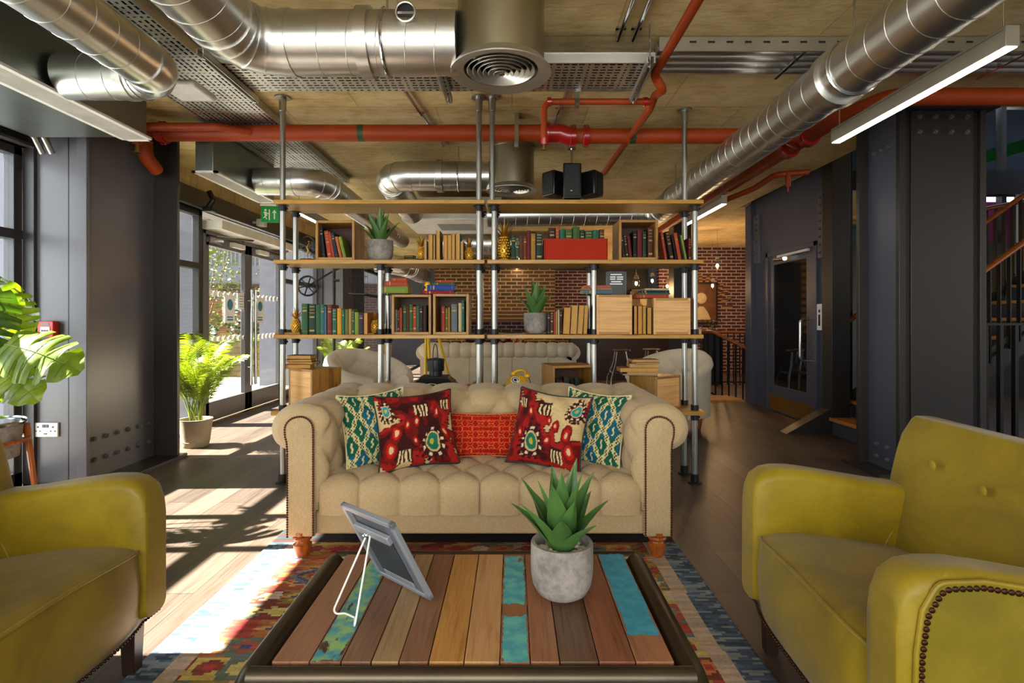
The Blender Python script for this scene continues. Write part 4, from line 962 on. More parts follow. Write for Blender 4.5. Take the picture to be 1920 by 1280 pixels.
    for j in range(N + 1):
        y = -hw - .03 * 0 + 2 * hw * j / N; bow = (1 - (y / hw) ** 4); dome = (1 - (y / hw) ** 2) * .028; row = []
        for k in range(13):
            q = k / 12; row.append((.004 + .035 * bow + .018 * sin(pi * q) * (.4 + bow * .6), y, (.444 + dome) * (1 - q) + .195 * q))
        row.append((-.03, y, .19)); pts.append(row)
    MB().grid(pts).build('front_panel', 'leather', t, ang=80)
    m = MB(); y = -W + .02
    while y < W - .02: m.sph((.016 + .03 * max(0, 1 - (y / hw) ** 4), y, .197), .0055, 7, 5); y += .0145
    m.build('lower_nail_trim', 'nail', t)
    bx('seat_base', 'leather', -.8, -.02, -W + .05, W - .05, .2, .4, t, False)
    for s in (-1, 1):
        for x0, x1 in ((-.075, -.02), (-.80, -.74)):
            c = s * (W - .07); MB().rings([[(x0 + .006, c - .022, 0), (x1 - .006, c - .022, 0), (x1 - .006, c + .022, 0), (x0 + .006, c + .022, 0)], [(x0, c - .03, .215), (x1, c - .03, .215), (x1, c + .03, .215), (x0, c + .03, .215)]]).build('leg', 'darkwood', t, bev=.003)
    return t
leather('leather_outer', '#5e5200', '#6c5e00', '#7a6a0c')
armchair('mustard yellow leather armchair at the left edge, facing right toward the coffee table', (-1.285, 1.54, 0), 0)
armchair('mustard yellow leather armchair at the right edge with nailhead side, facing left', (.895, 1.665, 0), pi - .05)

# ------------------------------------------------------------------ coffee table
t = thing('coffee_table', 'low coffee table with reclaimed wood planks, some painted blue, in a rounded steel frame', 'coffee table', (-.105, 1.7, 0))
bd = [507, 578.5, 638, 695, 747, 803, 869.5, 937, 994.5, 1050, 1123.5, 1193, 1266]; mats = ['plank_a', 'paint_teal', 'plank_b', 'plank_c', 'plank_d', 'plank_e', 'plank_f', 'paint_turq', 'plank_g', 'plank_h', 'plank_i', 'paint_blue']
plabel = {1: 'plank with flaking green and blue paint', 7: 'plank with turquoise paint broken by bare patches', 11: 'plank painted bright blue with a bare front end', 9: 'darkest brown plank'}
for i, mm in enumerate(mats):
    x0, x1 = X(bd[i], 1.381) + .0015, X(bd[i + 1], 1.381) - .0015; ang_ = 0
    q = MB()
    q.box(x0, x1, 1.385, 2.02, .352, .38)
    o = q.build('plank', 'plank_b' if i == 1 else ('plank_g' if i == 7 else ('plank_j' if i == 11 else mm)), t, True, bev=.0015)
    if i in plabel: o['label'] = plabel[i]
    if i in (1, 7, 11):     # a real paint film lying on the plank
        zz = .3803
        if i == 1: spans = [(1.39, 2.0)]
        elif i == 7: spans = [(1.388, 1.60), (1.665, 2.0)]
        else: spans = [(1.50, 2.018)]
        for a, b in spans:
            n = 26; L_ = [(x0 + .0015 + abs(random.gauss(0, .003)) , a + (b - a) * k / n) for k in range(n + 1)]; R_ = [(x1 - .0015 - abs(random.gauss(0, .003)), a + (b - a) * k / n) for k in range(n + 1)]
            g = [[(l[0] + (r[0] - l[0]) * j / 8, l[1] + (random.uniform(-.008, .008) if k in (0, n) else 0), zz) for j in range(9)] for k, (l, r) in enumerate(zip(L_, R_))]
            MB().grid(g).build('paint_layer', mm, o, True)
for x in (-.648, .450):
    path = fillet([(x - (.03 if x < 0 else -.03), 1.27, .012), (x, 1.33, .345), (x, 2.08, .345), (x - (.03 if x < 0 else -.03), 2.14, .012)], .09, 8)
    MB().tube(path, [(.036, .034)] * len(path), 20, flat=(1, 0, 0)).build('side_frame', 'gunmetal', t, True, ang=60)
for y in (1.362, 2.045): MB().tube([(-.648, y, .358), (.450, y, .358)], .023, 16).build('cross_rail', 'gunmetal', t, True)
for y in (1.45, 1.7, 1.95): bx('under_bar', 'gunmetal', -.63, .43, y - .015, y + .015, .335, .351, t)
MB().tube([(-.672, 1.30, .19), (.474, 1.30, .19)], .012, 10).build('lower_rail', 'gunmetal', t, True)

# ------------------------------------------------------------------ photo frame on wire easel
BL, BR = P(710, 1080, 1.847), P(808, 1132, 1.667); TL, TR = Vector((-.542, 1.739, .649)), Vector((-.341, 1.559, .649))
BL.z = BR.z = .382; e = (BR - BL); w_ = e.length; ex = e.normalized(); up = ((TL - BL)); hh = up.length; ez = up.normalized(); ey = ex.cross(ez).normalized()  # ey points away from the easel
if ey.y < 0: ey = -ey
Mf = Matrix((( ex.x, ey.x, ez.x, BL.x), (ex.y, ey.y, ez.y, BL.y), (ex.z, ey.z, ez.z, BL.z + .006), (0, 0, 0, 1)))
t = thing('photo_frame', 'silver picture frame seen from behind, propped on a wire easel on the coffee table', 'picture frame', tuple(BL))
def fb(*b): q = MB(Mf); q.box(*b); return q
q = MB(Mf)
for a in ((0, .018, -.0, .016, 0, hh), (w_ - .018, w_, 0, .016, 0, hh), (0, w_, 0, .016, 0, .018), (0, w_, 0, .016, hh - .018, hh)): q.box(*a)
q.build('frame', 'steel_frame', t, True, bev=.002)
q = MB(Mf)
for a in ((.022, .05, .002, .007, .022, hh - .022), (w_ - .05, w_ - .022, .002, .007, .022, hh - .022)): q.box(*a)
q.build('inner_mount', 'grey_panel', t, True)
plain('frame_back', '#4f5157', .55, 0, .15, 10); fb(.018, w_ - .018, .006, .013, .018, hh - .018).build('backing_board', 'frame_back', t, True)
fb(.05, w_ - .045, -.012, .004, hh - .085, hh - .055).build('top_bracket', 'steel_frame', t, True, bev=.003)
fb(.06, w_ - .06, .000, .006, .025, .05).build('bottom_bracket', 'steel_frame', t, True, bev=.002)
fb(.055, w_ - .055, .001, .006, .05, hh - .09).build('centre_panel', 'panel_dark', t, True)
hk = Mf @ Vector((w_ * .42, -.014, hh - .075)); p1, p2 = P(622, 1158, 1.60), P(664, 1184, 1.52); p1.z = p2.z = .3845
md = (p1 + p2) / 2 + Vector((.015, .035, .0))
MB().tube(fillet([hk, p1, p1.lerp(p2, .3) + Vector((.01, .03, 0)), p1.lerp(p2, .6) + Vector((.02, .03, 0)), p2, hk + Vector((.012, -.004, 0))], .012, 5), .003, 8).build('wire_easel', 'white_plastic', t, True)
MB().sph(hk, .009, 10, 8).cyl(hk - Vector((.012, 0, .002)), hk + Vector((.012, 0, -.002)), .004, n=8).build('hinge', 'chrome', t, True)

# ------------------------------------------------------------------ agave in concrete pot
def agave(label, loc, r=.097, h=.17, leaf=.30, seed=1, n=18, group='agaves in concrete pots', pebbles=True, spread=1.0):
    rs = random.Random(seed); t = thing('potted_agave', label, 'potted plant', loc, group=group)
    prof = [(r * .42, 0), (r * .60, .004), (r * .80, h * .10), (r * .93, h * .24), (r * .985, h * .42), (r, h * .62), (r * .99, h * .97), (r * .975, h), (r * .87, h), (r * .86, h * .95), (r * .85, h * .75), (.002, h * .74)]
    MB().lathe(prof, n=48, caps=(True, False)).build('pot', 'pot_concrete', t, ang=50)
    if pebbles:
        m = MB()
        for i in range(90):
            a = rs.uniform(0, 2 * pi); q = r * .80 * math.sqrt(rs.random()); s = rs.uniform(.005, .012) if i % 9 else .016
            m.sph((q * cos(a), q * sin(a), h * .78 + rs.uniform(.0, .012)), s, 8, 6, (rs.uniform(.9, 1.4), rs.uniform(.8, 1.1), .75))
        o = m.build('pebbles', 'pebble', t); o['kind'] = 'stuff'
    else: MB().cyl((0, 0, h * .74), (0, 0, h * .8), r * .85, n=24).build('soil', 'soil', t)
    for i in range(n):
        q = i / (n - 1); az = i * 2.39996 + rs.uniform(-.2, .2); tilt = R(5 + 46 * q ** .9 * spread + rs.uniform(-5, 5)); L = leaf * (1.0 - .30 * q) * rs.uniform(.88, 1.06); w = leaf * .105 * rs.uniform(.9, 1.1)
        if q < .12: L *= .95
        rows = []; M = 16; pos = Vector((.02 * cos(az) * q, .02 * sin(az) * q, h * .74)); th = tilt * .75
        for k in range(M + 1):
            s = k / M; wd_ = w * (.62 + .55 * min(1, s / .38)) * (1 if s < .38 else max(0.0, 1 - ((s - .38) / .62) ** 1.35)) + .0005; d = Vector((sin(th) * cos(az), sin(th) * sin(az), cos(th))); side = Vector((-sin(az), cos(az), 0)); nn = d.cross(side)
            fold = .35
            rows.append([pos - side * wd_ - nn * wd_ * fold * -1, pos - side * wd_ * .5 - nn * (-wd_ * fold * .35), pos + nn * (-.002), pos + side * wd_ * .5 - nn * (-wd_ * fold * .35), pos + side * wd_ - nn * wd_ * fold * -1,
                         pos + side * wd_ * .5 - nn * (-wd_ * fold * .35) - nn * .004 * (1 - s), pos - nn * (.006 * (1 - s) + .002), pos - side * wd_ * .5 - nn * (-wd_ * fold * .35) - nn * .004 * (1 - s)])
            th += (tilt * .5) / M; pos = pos + d * (L / M)
        MB().rings(rows).build('leaf', 'leaf_agave', t, ang=60)
    return t
agave('agave with pointed leaves and white pebbles in a round concrete pot on the coffee table', (.155, 1.72, .381), .097, .168, .30, 3, 20)
# ------------------------------------------------------------------ shelving behind the sofa
TIERS = [2.135, 1.687, 1.127, .553]      # top surfaces
BF, BB, TH = 4.13, 4.52, .03
PF, PB = 4.20, 4.45
def shelving(label, x0, x1, posts, up):
    t = thing('pipe_shelving_unit', label, 'shelving', ((x0 + x1) / 2, 4.3, 0))
    for z in TIERS: bx('shelf_board', 'shelf_wood', x0 - (.02 if z < .6 and x0 < -1 else 0), x1 + (.02 if z < .6 and x1 > 1 else 0), BF, BB, z - TH, z, t, bev=.003)
    for x, full in posts:
        for y in (PF, PB):
            yy = y; zt = TIERS[0] if full else TIERS[1]
            p = MB().cyl((x, yy, .012), (x, yy, zt - TH), .021, n=20).build('pole', 'pole_steel', t, True)
            m = MB(); m.cyl((x, yy, 0), (x, yy, .012), .052, n=24).cyl((x, yy, .012), (x, yy, .07), .03, n=20)
            m.build('floor_flange', 'black_metal', t, True)
            for z in TIERS:
                if z > zt + .01: continue
                m = MB().cyl((x, yy, z - TH - .045), (x, yy, z - TH), .029, n=20).cyl((x, yy, z - TH - .004), (x, yy, z - TH), .045, n=20).cyl((x + .029, yy, z - TH - .024), (x + .038, yy, z - TH - .024), .008, n=8)
                if z < zt - .01 and z < 1.5: m.cyl((x, yy, z), (x, yy, z + .04), .029, n=20)
                m.build('collar', 'black_metal', t, True)
    for x, y in up:
        MB().cyl((x, y, TIERS[0]), (x, y, CZ - .1), .0205, n=20).build('ceiling_pole', 'pole_steel', t, True)
        MB().cyl((x, y, CZ - .11), (x, y, CZ - .012), .027, n=20).cyl((x, y, CZ - .012), (x, y, CZ), .058, n=24).build('ceiling_flange', 'pole_steel', t, True)
    return t
shelving('left half of the pipe and plank shelving, behind the sofa by the glass doors', -1.783, -.205, [(-1.741, 1), (-.998, 0), (-.251, 1)], [(-1.741, PF), (-.251, PF)])
shelving('right half of the pipe and plank shelving, behind the sofa by the stairs', -.185, 1.432, [(-.135, 1), (.622, 0), (1.388, 1)], [(-.15, PF), (1.388, PB)])

# crates ------------------------------------------------------------
def crate(label, cx, cy, z, w, h, d, rz=0, opened=True, mat='crate_wood', group=None, facemat=None):
    """opening faces local -y"""
    t = thing('wooden_crate', label, 'crate', (cx, cy, z), rz, group=group); s = .019; W, D = w / 2, d / 2; mx = 'crate_wood_x'
    bx('side_panel', mat, -W, -W + s, -D, D, 0, h, t, False, bev=.002); bx('side_panel', mat, W - s, W, -D, D, 0, h, t, False, bev=.002)
    bx('top_panel', mx, -W + s, W - s, -D, D, h - s, h, t, False, bev=.002); bx('bottom_panel', mx, -W + s, W - s, -D, D, 0, s, t, False, bev=.002)
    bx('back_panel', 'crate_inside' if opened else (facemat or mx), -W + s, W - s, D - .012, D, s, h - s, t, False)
    if not opened: bx('front_panel', facemat or 'pine', -W + s, W - s, -D + .002, -D + .012, s, h - s, t, False)
    return t
A, B, Cz = TIERS[1], TIERS[2], TIERS[3]
yc = BF + .015 + .14
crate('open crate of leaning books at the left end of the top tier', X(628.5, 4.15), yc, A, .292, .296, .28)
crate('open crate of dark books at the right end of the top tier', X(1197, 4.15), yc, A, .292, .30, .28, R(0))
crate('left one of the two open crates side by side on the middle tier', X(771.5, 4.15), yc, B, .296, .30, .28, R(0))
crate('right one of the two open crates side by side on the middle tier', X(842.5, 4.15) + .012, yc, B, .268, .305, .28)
crate('closed pine crate under the small framed sign on the middle tier', X(1152, 4.17), yc + .02, B, .268, .30, .27, 0, False, 'pine', facemat='pine')
crate('closed pine crate at the right end of the middle tier', X(1262, 4.17), yc + .02, B, .275, .275, .27, R(-3), False, 'pine', facemat='pine')
crate('crate turned corner-on at the left end of the bottom tier', -1.545, 4.34, Cz, .29, .31, .27, R(-34), False, 'crate_wood', facemat='pine')
crate('crate turned corner-on at the right end of the bottom tier', 1.12, 4.34, Cz, .29, .255, .27, R(35), False, 'crate_wood', facemat='pine')
crate('open crate on the bottom tier left of the right tufted armchair', X(1066, 4.2), 4.31, Cz, .33, .34, .28, R(14))

# books -------------------------------------------------------------
BC = {'dark green': '#1f3a2c', 'green': '#2f5a34', 'olive green': '#6b7030', 'teal': '#2f6a66', 'teal green': '#2c6650', 'brown': '#5a3220', 'dark brown': '#33211a', 'red brown': '#7a3020', 'rust red': '#b0452c',
      'orange red': '#bc4a26', 'orange': '#c56a2c', 'tan': '#b08a4e', 'cream': '#cdbb90', 'dark blue': '#1f3046', 'navy': '#222a3a', 'blue': '#27489a', 'slate blue': '#56708a', 'grey': '#6d7478', 'black': '#17161a', 'red': '#a01a1c', 'dark red': '#6a1c20', 'crimson': '#8c1420',
      'yellow': '#d89a1c', 'lime green': '#7f9436', 'ochre': '#a87a2c', 'pink': '#b8605a', 'olive': '#6f6a34', 'maroon': '#4c1a1c', 'purple': '#3a2c44', 'moss green': '#44602e'}
for k, v in BC.items(): plain('book_' + k, hx(v, .72), .62, 0, .14, 14, .1, 200, spec=.25)
plain('gilt', '#8f7438', .5, .3)
def book(label, x, y, z, w, h, d, col, lean=0, flat=None, pages_out=False, group=None, bands=1, rz=0):
    """x,y,z = bottom centre of the spine edge (front); thickness w, height h, depth d"""
    M = Matrix.Translation((x, y, z))
    if flat is not None: M = M @ Matrix.Rotation(flat, 4, 'Z') @ Matrix.Translation((h / 2, 0, w / 2)) @ Matrix.Rotation(-pi / 2, 4, 'Y')
    else:
        if lean: M = M @ Matrix.Translation((0, 0, abs(sin(lean)) * w / 2)) @ Matrix.Rotation(lean, 4, 'Y')
        if rz: M = M @ Matrix.Rotation(rz, 4, 'Z')
    if pages_out: M = M @ Matrix.Translation((0, d, 0)) @ Matrix.Rotation(pi, 4, 'Z')
    cv = .0022; W = w / 2; q = MB(M)
    q.box(-W, -W + cv, .001, d, 0, h).box(W - cv, W, .001, d, 0, h)
    sp = [(-W, .004), (-W * .8, .0008), (0, -.0012), (W * .8, .0008), (W, .004), (W, .007), (-W, .007)]
    q.prism(sp, 2, 0, h)
    o = q.build('book', 'book_' + col, None, origin=M @ Vector((0, d / 2, 0)), ang=50); tag(o, label, 'book', group)
    q = MB(M); q.box(-W + cv, W - cv, .004, d - .004, .003, h - .003)
    q.build('pages', 'pages', o, True)
    if bands and not pages_out:
        q = MB(M)
        for a, b in ([(.86, .875), (.74, .79), (.1, .11)] if bands == 1 else [(.9, .93), (.8, .82), (.7, .72), (.55, .6), (.1, .16)]): q.box(-W * .72, W * .72, -.0022, .0004, h * a, h * b)
        q.build('spine_lettering', 'gilt', o, True)
    return o
ORD = ['first', 'second', 'third', 'fourth', 'fifth', 'sixth', 'seventh', 'eighth', 'ninth', 'tenth', 'eleventh', 'twelfth', 'thirteenth', 'fourteenth', 'fifteenth', 'sixteenth']
def row(where, group, items, z, d=4.17, depth=.14, dd=4.2, n0=0):
    """items: (x0px, x1px, top_px, colour, lean_deg, pages_out)"""
    n = len(items)
    for i, it in enumerate(items):
        a, b, tp, col = it[:4]; lean = it[4] if len(it) > 4 else 0; po = it[5] if len(it) > 5 else False
        w = max(.012, (b - a) * d / F * (1 if not lean else cos(R(lean)))) * .96; h = (H + (600 - tp) * d / F - z); x = X((a + b) / 2, d)
        if lean: h = h / cos(R(lean)); x = X((a + b) / 2, d)
        side = '%s from the left' % ORD[i] if i < (n + 1) // 2 or n - 1 - i > 6 else ('%s from the right' % ORD[n - 1 - i] if n - 1 - i else 'last on the right')
        if i == 0: side = 'first on the left'
        vis = 'page edges out' if po else ('leaning' if lean else 'upright')
        adj = ('page-edge book' if po else '%s %sbook' % (col, 'leaning ' if lean else ''))
        book('%s, %s %s' % (adj, side, where), x, d, z, w, h, depth + .012 * ((i * 7) % 3), col, R(lean), None, po, group, (1, 2, 0, 1, 0)[i % 5])
dk = 4.185
row('inside the left crate on the top tier', 'books in the left crate on the top tier', [(604, 610, 425, 'navy', -6), (614, 622, 433, 'orange red', -8), (623, 628, 435, 'rust red', -10), (629, 634.5, 437, 'dark blue', -11), (636, 641.5, 444, 'orange', -12), (643, 649, 444, 'lime green', -13)], A + .02, dk)
row('between two small gold pineapples, top tier', 'books with page edges out on the top tier', [(795.5, 799.5, 450, 'cream', 0, True), (803, 811, 439, 'tan', 0, True), (812, 816, 440, 'olive', 0, True), (817.5, 825, 432, 'olive', 0, True), (831, 838.5, 440, 'orange', 0, True), (839, 846, 440, 'tan', 0, True), (846.5, 853, 438, 'ochre', 0, True), (854, 862.5, 437, 'green', 0, True), (863, 869, 452, 'brown', 0, True)], A, 4.17, .17)
row('right of the large gold pineapple', 'spines right of the large gold pineapple', [(958.5, 967, 440, 'dark green'), (967.5, 973, 445, 'green'), (973.5, 981, 442, 'brown'), (981.5, 987.5, 443, 'red brown'), (988, 994.5, 432, 'dark red'), (995.5, 1004, 438, 'ochre'), (1005, 1017, 436, 'dark green')], A)
row('in the red planter box', 'books standing in the red planter box', [(1029, 1041, 427, 'dark brown'), (1042, 1048.5, 427, 'orange red'), (1049.5, 1059, 429, 'teal green'), (1060, 1073, 430, 'moss green'), (1074, 1087, 425, 'moss green'), (1087.5, 1096, 431, 'dark green'), (1097, 1111, 432, 'green'), (1111.5, 1123, 431, 'teal green'), (1124, 1133, 430, 'brown')], A + .012, 4.19)
row('inside the right crate on the top tier', 'books in the right crate on the top tier', [(1168, 1173, 441, 'dark brown', -7), (1174, 1179, 440, 'dark brown', -7), (1180, 1185.5, 443, 'dark red', -6), (1187, 1194, 433, 'black'), (1195, 1204, 431, 'dark red'), (1205, 1212, 434, 'dark green'), (1214.5, 1224.5, 427, 'brown')], A + .02, dk)
row('against the right end pole, top tier', 'leaning books at the right end of the top tier', [(1247, 1251.5, 434, 'rust red', -9), (1257, 1264, 434, 'dark brown', -10), (1267, 1270, 440, 'black', -10), (1272, 1278.5, 437, 'orange red', -10), (1280, 1283.5, 441, 'black', -10), (1284.5, 1289, 441, 'lime green', -11), (1291, 1296, 446, 'dark red', 0)], A, 4.22)
row('in the green row on the middle tier', 'spines in the green row on the middle tier', [(565.5, 577, 569, 'green'), (578.5, 591.5, 570, 'dark green'), (592, 601, 571, 'green'), (601, 608, 571, 'teal'), (608.5, 612, 574, 'slate blue'), (613.5, 622, 571, 'red brown'), (623, 631, 578, 'teal green'), (632, 640, 578, 'yellow'), (640.5, 646, 580, 'teal green'), (647, 653.5, 580, 'olive green'), (654, 659, 579, 'tan'), (659.5, 664.5, 582, 'green'), (665, 672.5, 585, 'lime green'), (673, 681, 587, 'purple'), (682, 689, 586, 'orange', 0, True)], B, 4.16, .15)
row('inside the left paired crate, middle tier', 'books in the left of the paired crates', [(741, 745, 580, 'grey'), (745.5, 748.5, 581, 'brown'), (749, 754, 577, 'rust red'), (755.5, 762, 573, 'green'), (762.5, 767, 574, 'brown'), (767.5, 774, 571, 'moss green'), (774.5, 780.5, 574, 'rust red'), (781, 786, 573, 'teal green'), (786.5, 792.5, 573, 'dark brown'), (793.5, 799.5, 572, 'dark brown')], B + .02, dk)
row('inside the right paired crate, middle tier', 'books in the right of the paired crates', [(828, 834, 574, 'rust red'), (835, 839.5, 577, 'olive'), (840, 844, 576, 'ochre'), (845.5, 857.5, 570, 'grey'), (859.5, 865.5, 568, 'cream'), (866, 870.5, 563, 'teal green')], B + .02, dk)
row('right of the middle agave', 'books right of the middle agave', [(1026.5, 1031.5, 586, 'dark brown'), (1032, 1037.5, 584, 'brown'), (1038.5, 1041.5, 585, 'rust red'), (1042, 1045, 584, 'tan'), (1046, 1049, 581, 'cream'), (1049.5, 1054, 580, 'dark brown'), (1055, 1068, 576, 'orange', 3, True), (1069.5, 1081, 572, 'cream', 3, True), (1082, 1092, 572, 'tan', 4, True), (1093, 1101, 572, 'brown', 3, True)], B, 4.17, .15)
row('between the two closed pine crates, middle tier', 'books between the two closed pine crates', [(1188.5, 1195, 573, 'maroon', 0, True), (1196, 1204.5, 573, 'rust red', 0, True), (1205, 1211.5, 573, 'olive', 0, True), (1213, 1222, 576, 'dark green', 0, True)], B, 4.2, .14)
def stack(where, group, cx, y, z, items):
    """items bottom to top: (length, thickness, depth, colour, rotation deg, pages_out)"""
    n = len(items)
    for i, (L, th, dp, col, rz, po) in enumerate(items):
        pos = 'bottom one' if i == 0 else ('topmost one' if i == n - 1 else '%s one up' % ORD[i])
        a = R(rz); ox, oy = -cos(a) * L / 2, -sin(a) * L / 2
        book('%s book, %s of the stack %s' % (col, pos, where), cx + ox + .006 * ((i * 5) % 3 - 1), y + oy - dp / 2 * 0, z, th, L, dp, col, 0, a, po, group, 1)
        z += th + .0005
    return z
z1 = B + .305
stack('on the left of the paired crates', 'flat stack on the left of the paired crates', X(764, 4.2), 4.19, B + .3005, [(.19, .012, .14, 'dark brown', 1, False), (.225, .052, .15, 'lime green', -2, False), (.17, .038, .14, 'rust red', 3, False), (.115, .024, .10, 'orange red', 0, False)])
stack('on the right of the paired crates', 'flat stack on the right of the paired crates', X(852, 4.2), 4.19, B + .3055, [(.235, .026, .15, 'red', 0, False), (.21, .042, .15, 'blue', 5, False), (.17, .018, .13, 'moss green', -3, False), (.13, .018, .10, 'rust red', 4, False)])
stack('beside the small framed sign', 'flat stack under the framed sign', X(1147, 4.2), 4.20, B + .3005, [(.24, .006, .15, 'black', 0, False), (.225, .032, .16, 'slate blue', 2, False), (.23, .012, .15, 'tan', -3, False), (.2, .02, .14, 'pink', 3, False)])
stack('on the right end pine crate', 'flat stack on the right end pine crate', X(1255, 4.2), 4.20, B + .2755, [(.245, .028, .16, 'rust red', 0, False), (.24, .012, .15, 'teal green', 2, False), (.235, .018, .15, 'dark blue', -3, False), (.18, .014, .13, 'cream', 3, False)])
stack('on the bottom left crate', 'flat stack on the bottom left crate', -1.545, 4.26, Cz + .3105, [(.20, .03, .14, 'orange', 8, True), (.2, .02, .14, 'brown', -6, True), (.19, .018, .13, 'black', 6, True), (.19, .03, .13, 'dark brown', -4, True)])
stack('on the bottom right crate', 'flat stack on the bottom right crate', 1.13, 4.25, Cz + .2555, [(.27, .012, .16, 'grey', -5, True), (.25, .014, .15, 'cream', -2, True), (.30, .034, .16, 'red brown', 0, True), (.22, .028, .14, 'cream', -4, True), (.19, .012, .13, 'grey', 8, True), (.21, .022, .14, 'dark red', 2, True)])
row('inside the open bottom tier crate', 'books in the bottom tier crate', [(1043, 1050, 712, 'dark green'), (1050.5, 1056, 715, 'crimson'), (1057, 1068, 708, 'dark green'), (1070, 1077, 714, 'black'), (1078, 1086, 710, 'dark green')], Cz + .02, 4.24, .12)
book('tan book lying under the left small pineapple, middle tier', X(548, 4.2) - .03, 4.18, B, .014, .19, .14, 'tan', 0, 0, False, None, 0)
book('olive book lying under the left small pineapple, top tier', X(788, 4.2) - .10, 4.18, A, .012, .14, .14, 'olive', 0, 0, False, None, 0)
book('ochre book lying under the pineapple beside the orange page edges, middle tier', X(703, 4.2) - .065, 4.18, B, .012, .13, .13, 'ochre', 0, 0, False, None, 0)
# red planter box, open topped
t = thing('red_planter_box', 'long bright red box filled with a row of books on the top tier', 'box', (X(1079.5, 4.16), 4.26, A)); w = .235
plain('box_red', '#9c2004', .6, 0, .04, 3, spec=.15)
bx('front_panel', 'box_red', -w, w, -.11, -.102, 0, .16, t, False, bev=.001); bx('rear_panel', 'box_red', -w, w, .102, .11, 0, .16, t, False); bx('base_panel', 'box_red', -w, w, -.102, .102, 0, .008, t, False)
for s in (-1, 1): bx('end_panel', 'box_red', s * w - .004, s * w + .004, -.11, .11, 0, .16, t, False)

# pineapples ----------------------------------------------------------
def pineapple(label, x, y, z, hb, rb, hc, group='gold pineapple ornaments', seed=1):
    rs = random.Random(seed); t = thing('gold_pineapple', label, 'ornament', (x, y, z), group=group); m = MB()
    prof = [(rb * .55, 0)] + [(rb * (sin(pi * (.12 + .76 * k / 12)) ** .6) * (1 - .12 * k / 12), hb * k / 12) for k in range(13)]; m.lathe([(p[0] * .95, p[1]) for p in prof], n=20)
    rows = 9
    for j in range(rows):
        zz = hb * (j + .5) / rows; q = (j + .5) / rows; rr = rb * (sin(pi * (.12 + .76 * q)) ** .6) * (1 - .12 * q); n = 12
        for i in range(n):
            a = 2 * pi * (i + .5 * (j % 2)) / n; c = Vector((rr * .93 * cos(a), rr * .93 * sin(a), zz)); m.sph(c, rb * .2, 6, 5, (1, 1, .95)); m.cyl(c, c * 1.0 + Vector((cos(a) * rb * .26, sin(a) * rb * .26, rb * .06)), rb * .06, .0006, 4)
    m.build('fruit_body', 'gold', t, ang=60); m = MB()
    for i in range(20):
        q = i / 19; a = i * 2.4; tl = R(8 + 52 * q); L = hc * (1.05 - .45 * q); d = Vector((sin(tl) * cos(a), sin(tl) * sin(a), cos(tl))); u = Vector((-sin(a), cos(a), 0)); b = Vector((0, 0, hb * .97)) + d * .0
        p1 = b + d * L * .45; p2 = b + d * L + Vector((cos(a), sin(a), -.2)) * L * .12; w = rb * .2; nn = d.cross(u) * w * .35
        m.rings([[b - u * w * .7, b + nn, b + u * w * .7, b - nn], [p1 - u * w, p1 + nn, p1 + u * w, p1 - nn], [p2 - u * .0006, p2 + nn * .02, p2 + u * .0006, p2 - nn * .02]])
    m.build('leaf_crown', 'gold', t, ang=40); return t
pineapple('small gold pineapple left of the page-edge books, top tier', X(789, 4.2), 4.22, A + .0125, .095, .032, .09, seed=1)
pineapple('small gold pineapple right of the page-edge books, top tier', X(879, 4.2), 4.22, A, .10, .036, .085, seed=2)
pineapple('large gold pineapple in the centre of the top tier', X(945, 4.2), 4.24, A, .19, .053, .125, seed=3)
pineapple('small gold pineapple at the left end of the green row, middle tier', X(554, 4.19), 4.20, B + .0145, .105, .036, .09, seed=4)
pineapple('small gold pineapple at the right end of the green row, middle tier', X(702, 4.2), 4.22, B + .0125, .095, .034, .09, seed=5)
agave('agave in a concrete pot standing on the top tier', (X(712.5, 4.3), 4.30, A), .102, .165, .30, 5, 13, pebbles=False, spread=.8)
agave('agave in a concrete pot standing on the middle tier', (X(1004, 4.3), 4.30, B), .092, .165, .33, 8, 12, pebbles=False, spread=.85)
# bell jar
t = thing('bell_jar', 'glass bell jar over a small bronze figure at the left end of the top tier', 'ornament', (X(575, 4.3), 4.32, A))
MB().lathe([(.062, 0), (.066, .006), (.06, .02), (.054, .026)], n=28).build('base', 'leg_wood', t)
MB().lathe([(.056, .02), (.056, .14), (.05, .165), (.034, .19), (.012, .202), (.001, .204)], n=28, caps=(False, False)).build('glass_dome', 'glass', t)
MB().tube([(0, 0, .026), (-.005, 0, .06), (.008, 0, .09), (-.004, 0, .12), (.012, 0, .15)], [.004, .006, .01, .009, .004], 8).sph((.012, 0, .16), .011, 10, 8).tube([(.005, 0, .11), (.03, 0, .135), (.04, -.01, .16)], .004, 6).tube([(0, 0, .11), (-.03, 0, .10), (-.035, 0, .08)], .004, 6).tube([(.008, 0, .09), (.03, 0, .07), (.022, 0, .05)], .005, 6).build('figure', 'figure_bronze', t)
# yellow duck between the stacks
t = thing('yellow_duck', 'yellow duck ornament sitting between the book stacks on the paired crates', 'ornament', (X(806, 4.2), 4.24, B + .306))
MB().lathe([(.03, 0), (.046, .01), (.05, .03), (.042, .046), (.02, .055), (.002, .057)], sx=1.05, sy=.7, n=24).tube([(.03, 0, .035), (.055, 0, .05), (.066, 0, .062)], [.022, .014, .003], 10).build('body', 'yellow_plastic', t, ang=60)
MB().sph((-.024, 0, .075), .024, 16, 10).cyl((-.02, 0, .045), (-.022, 0, .07), .018, n=12).build('head', 'yellow_plastic', t, ang=60)
MB().tube([(-.044, 0, .074), (-.062, 0, .07)], [(.009, .005), (.005, .002)], 8).build('beak', 'book_orange', t)
MB().sph((-.038, -.018, .082), .0035, 8, 6).build('eye', 'black_plastic', t)
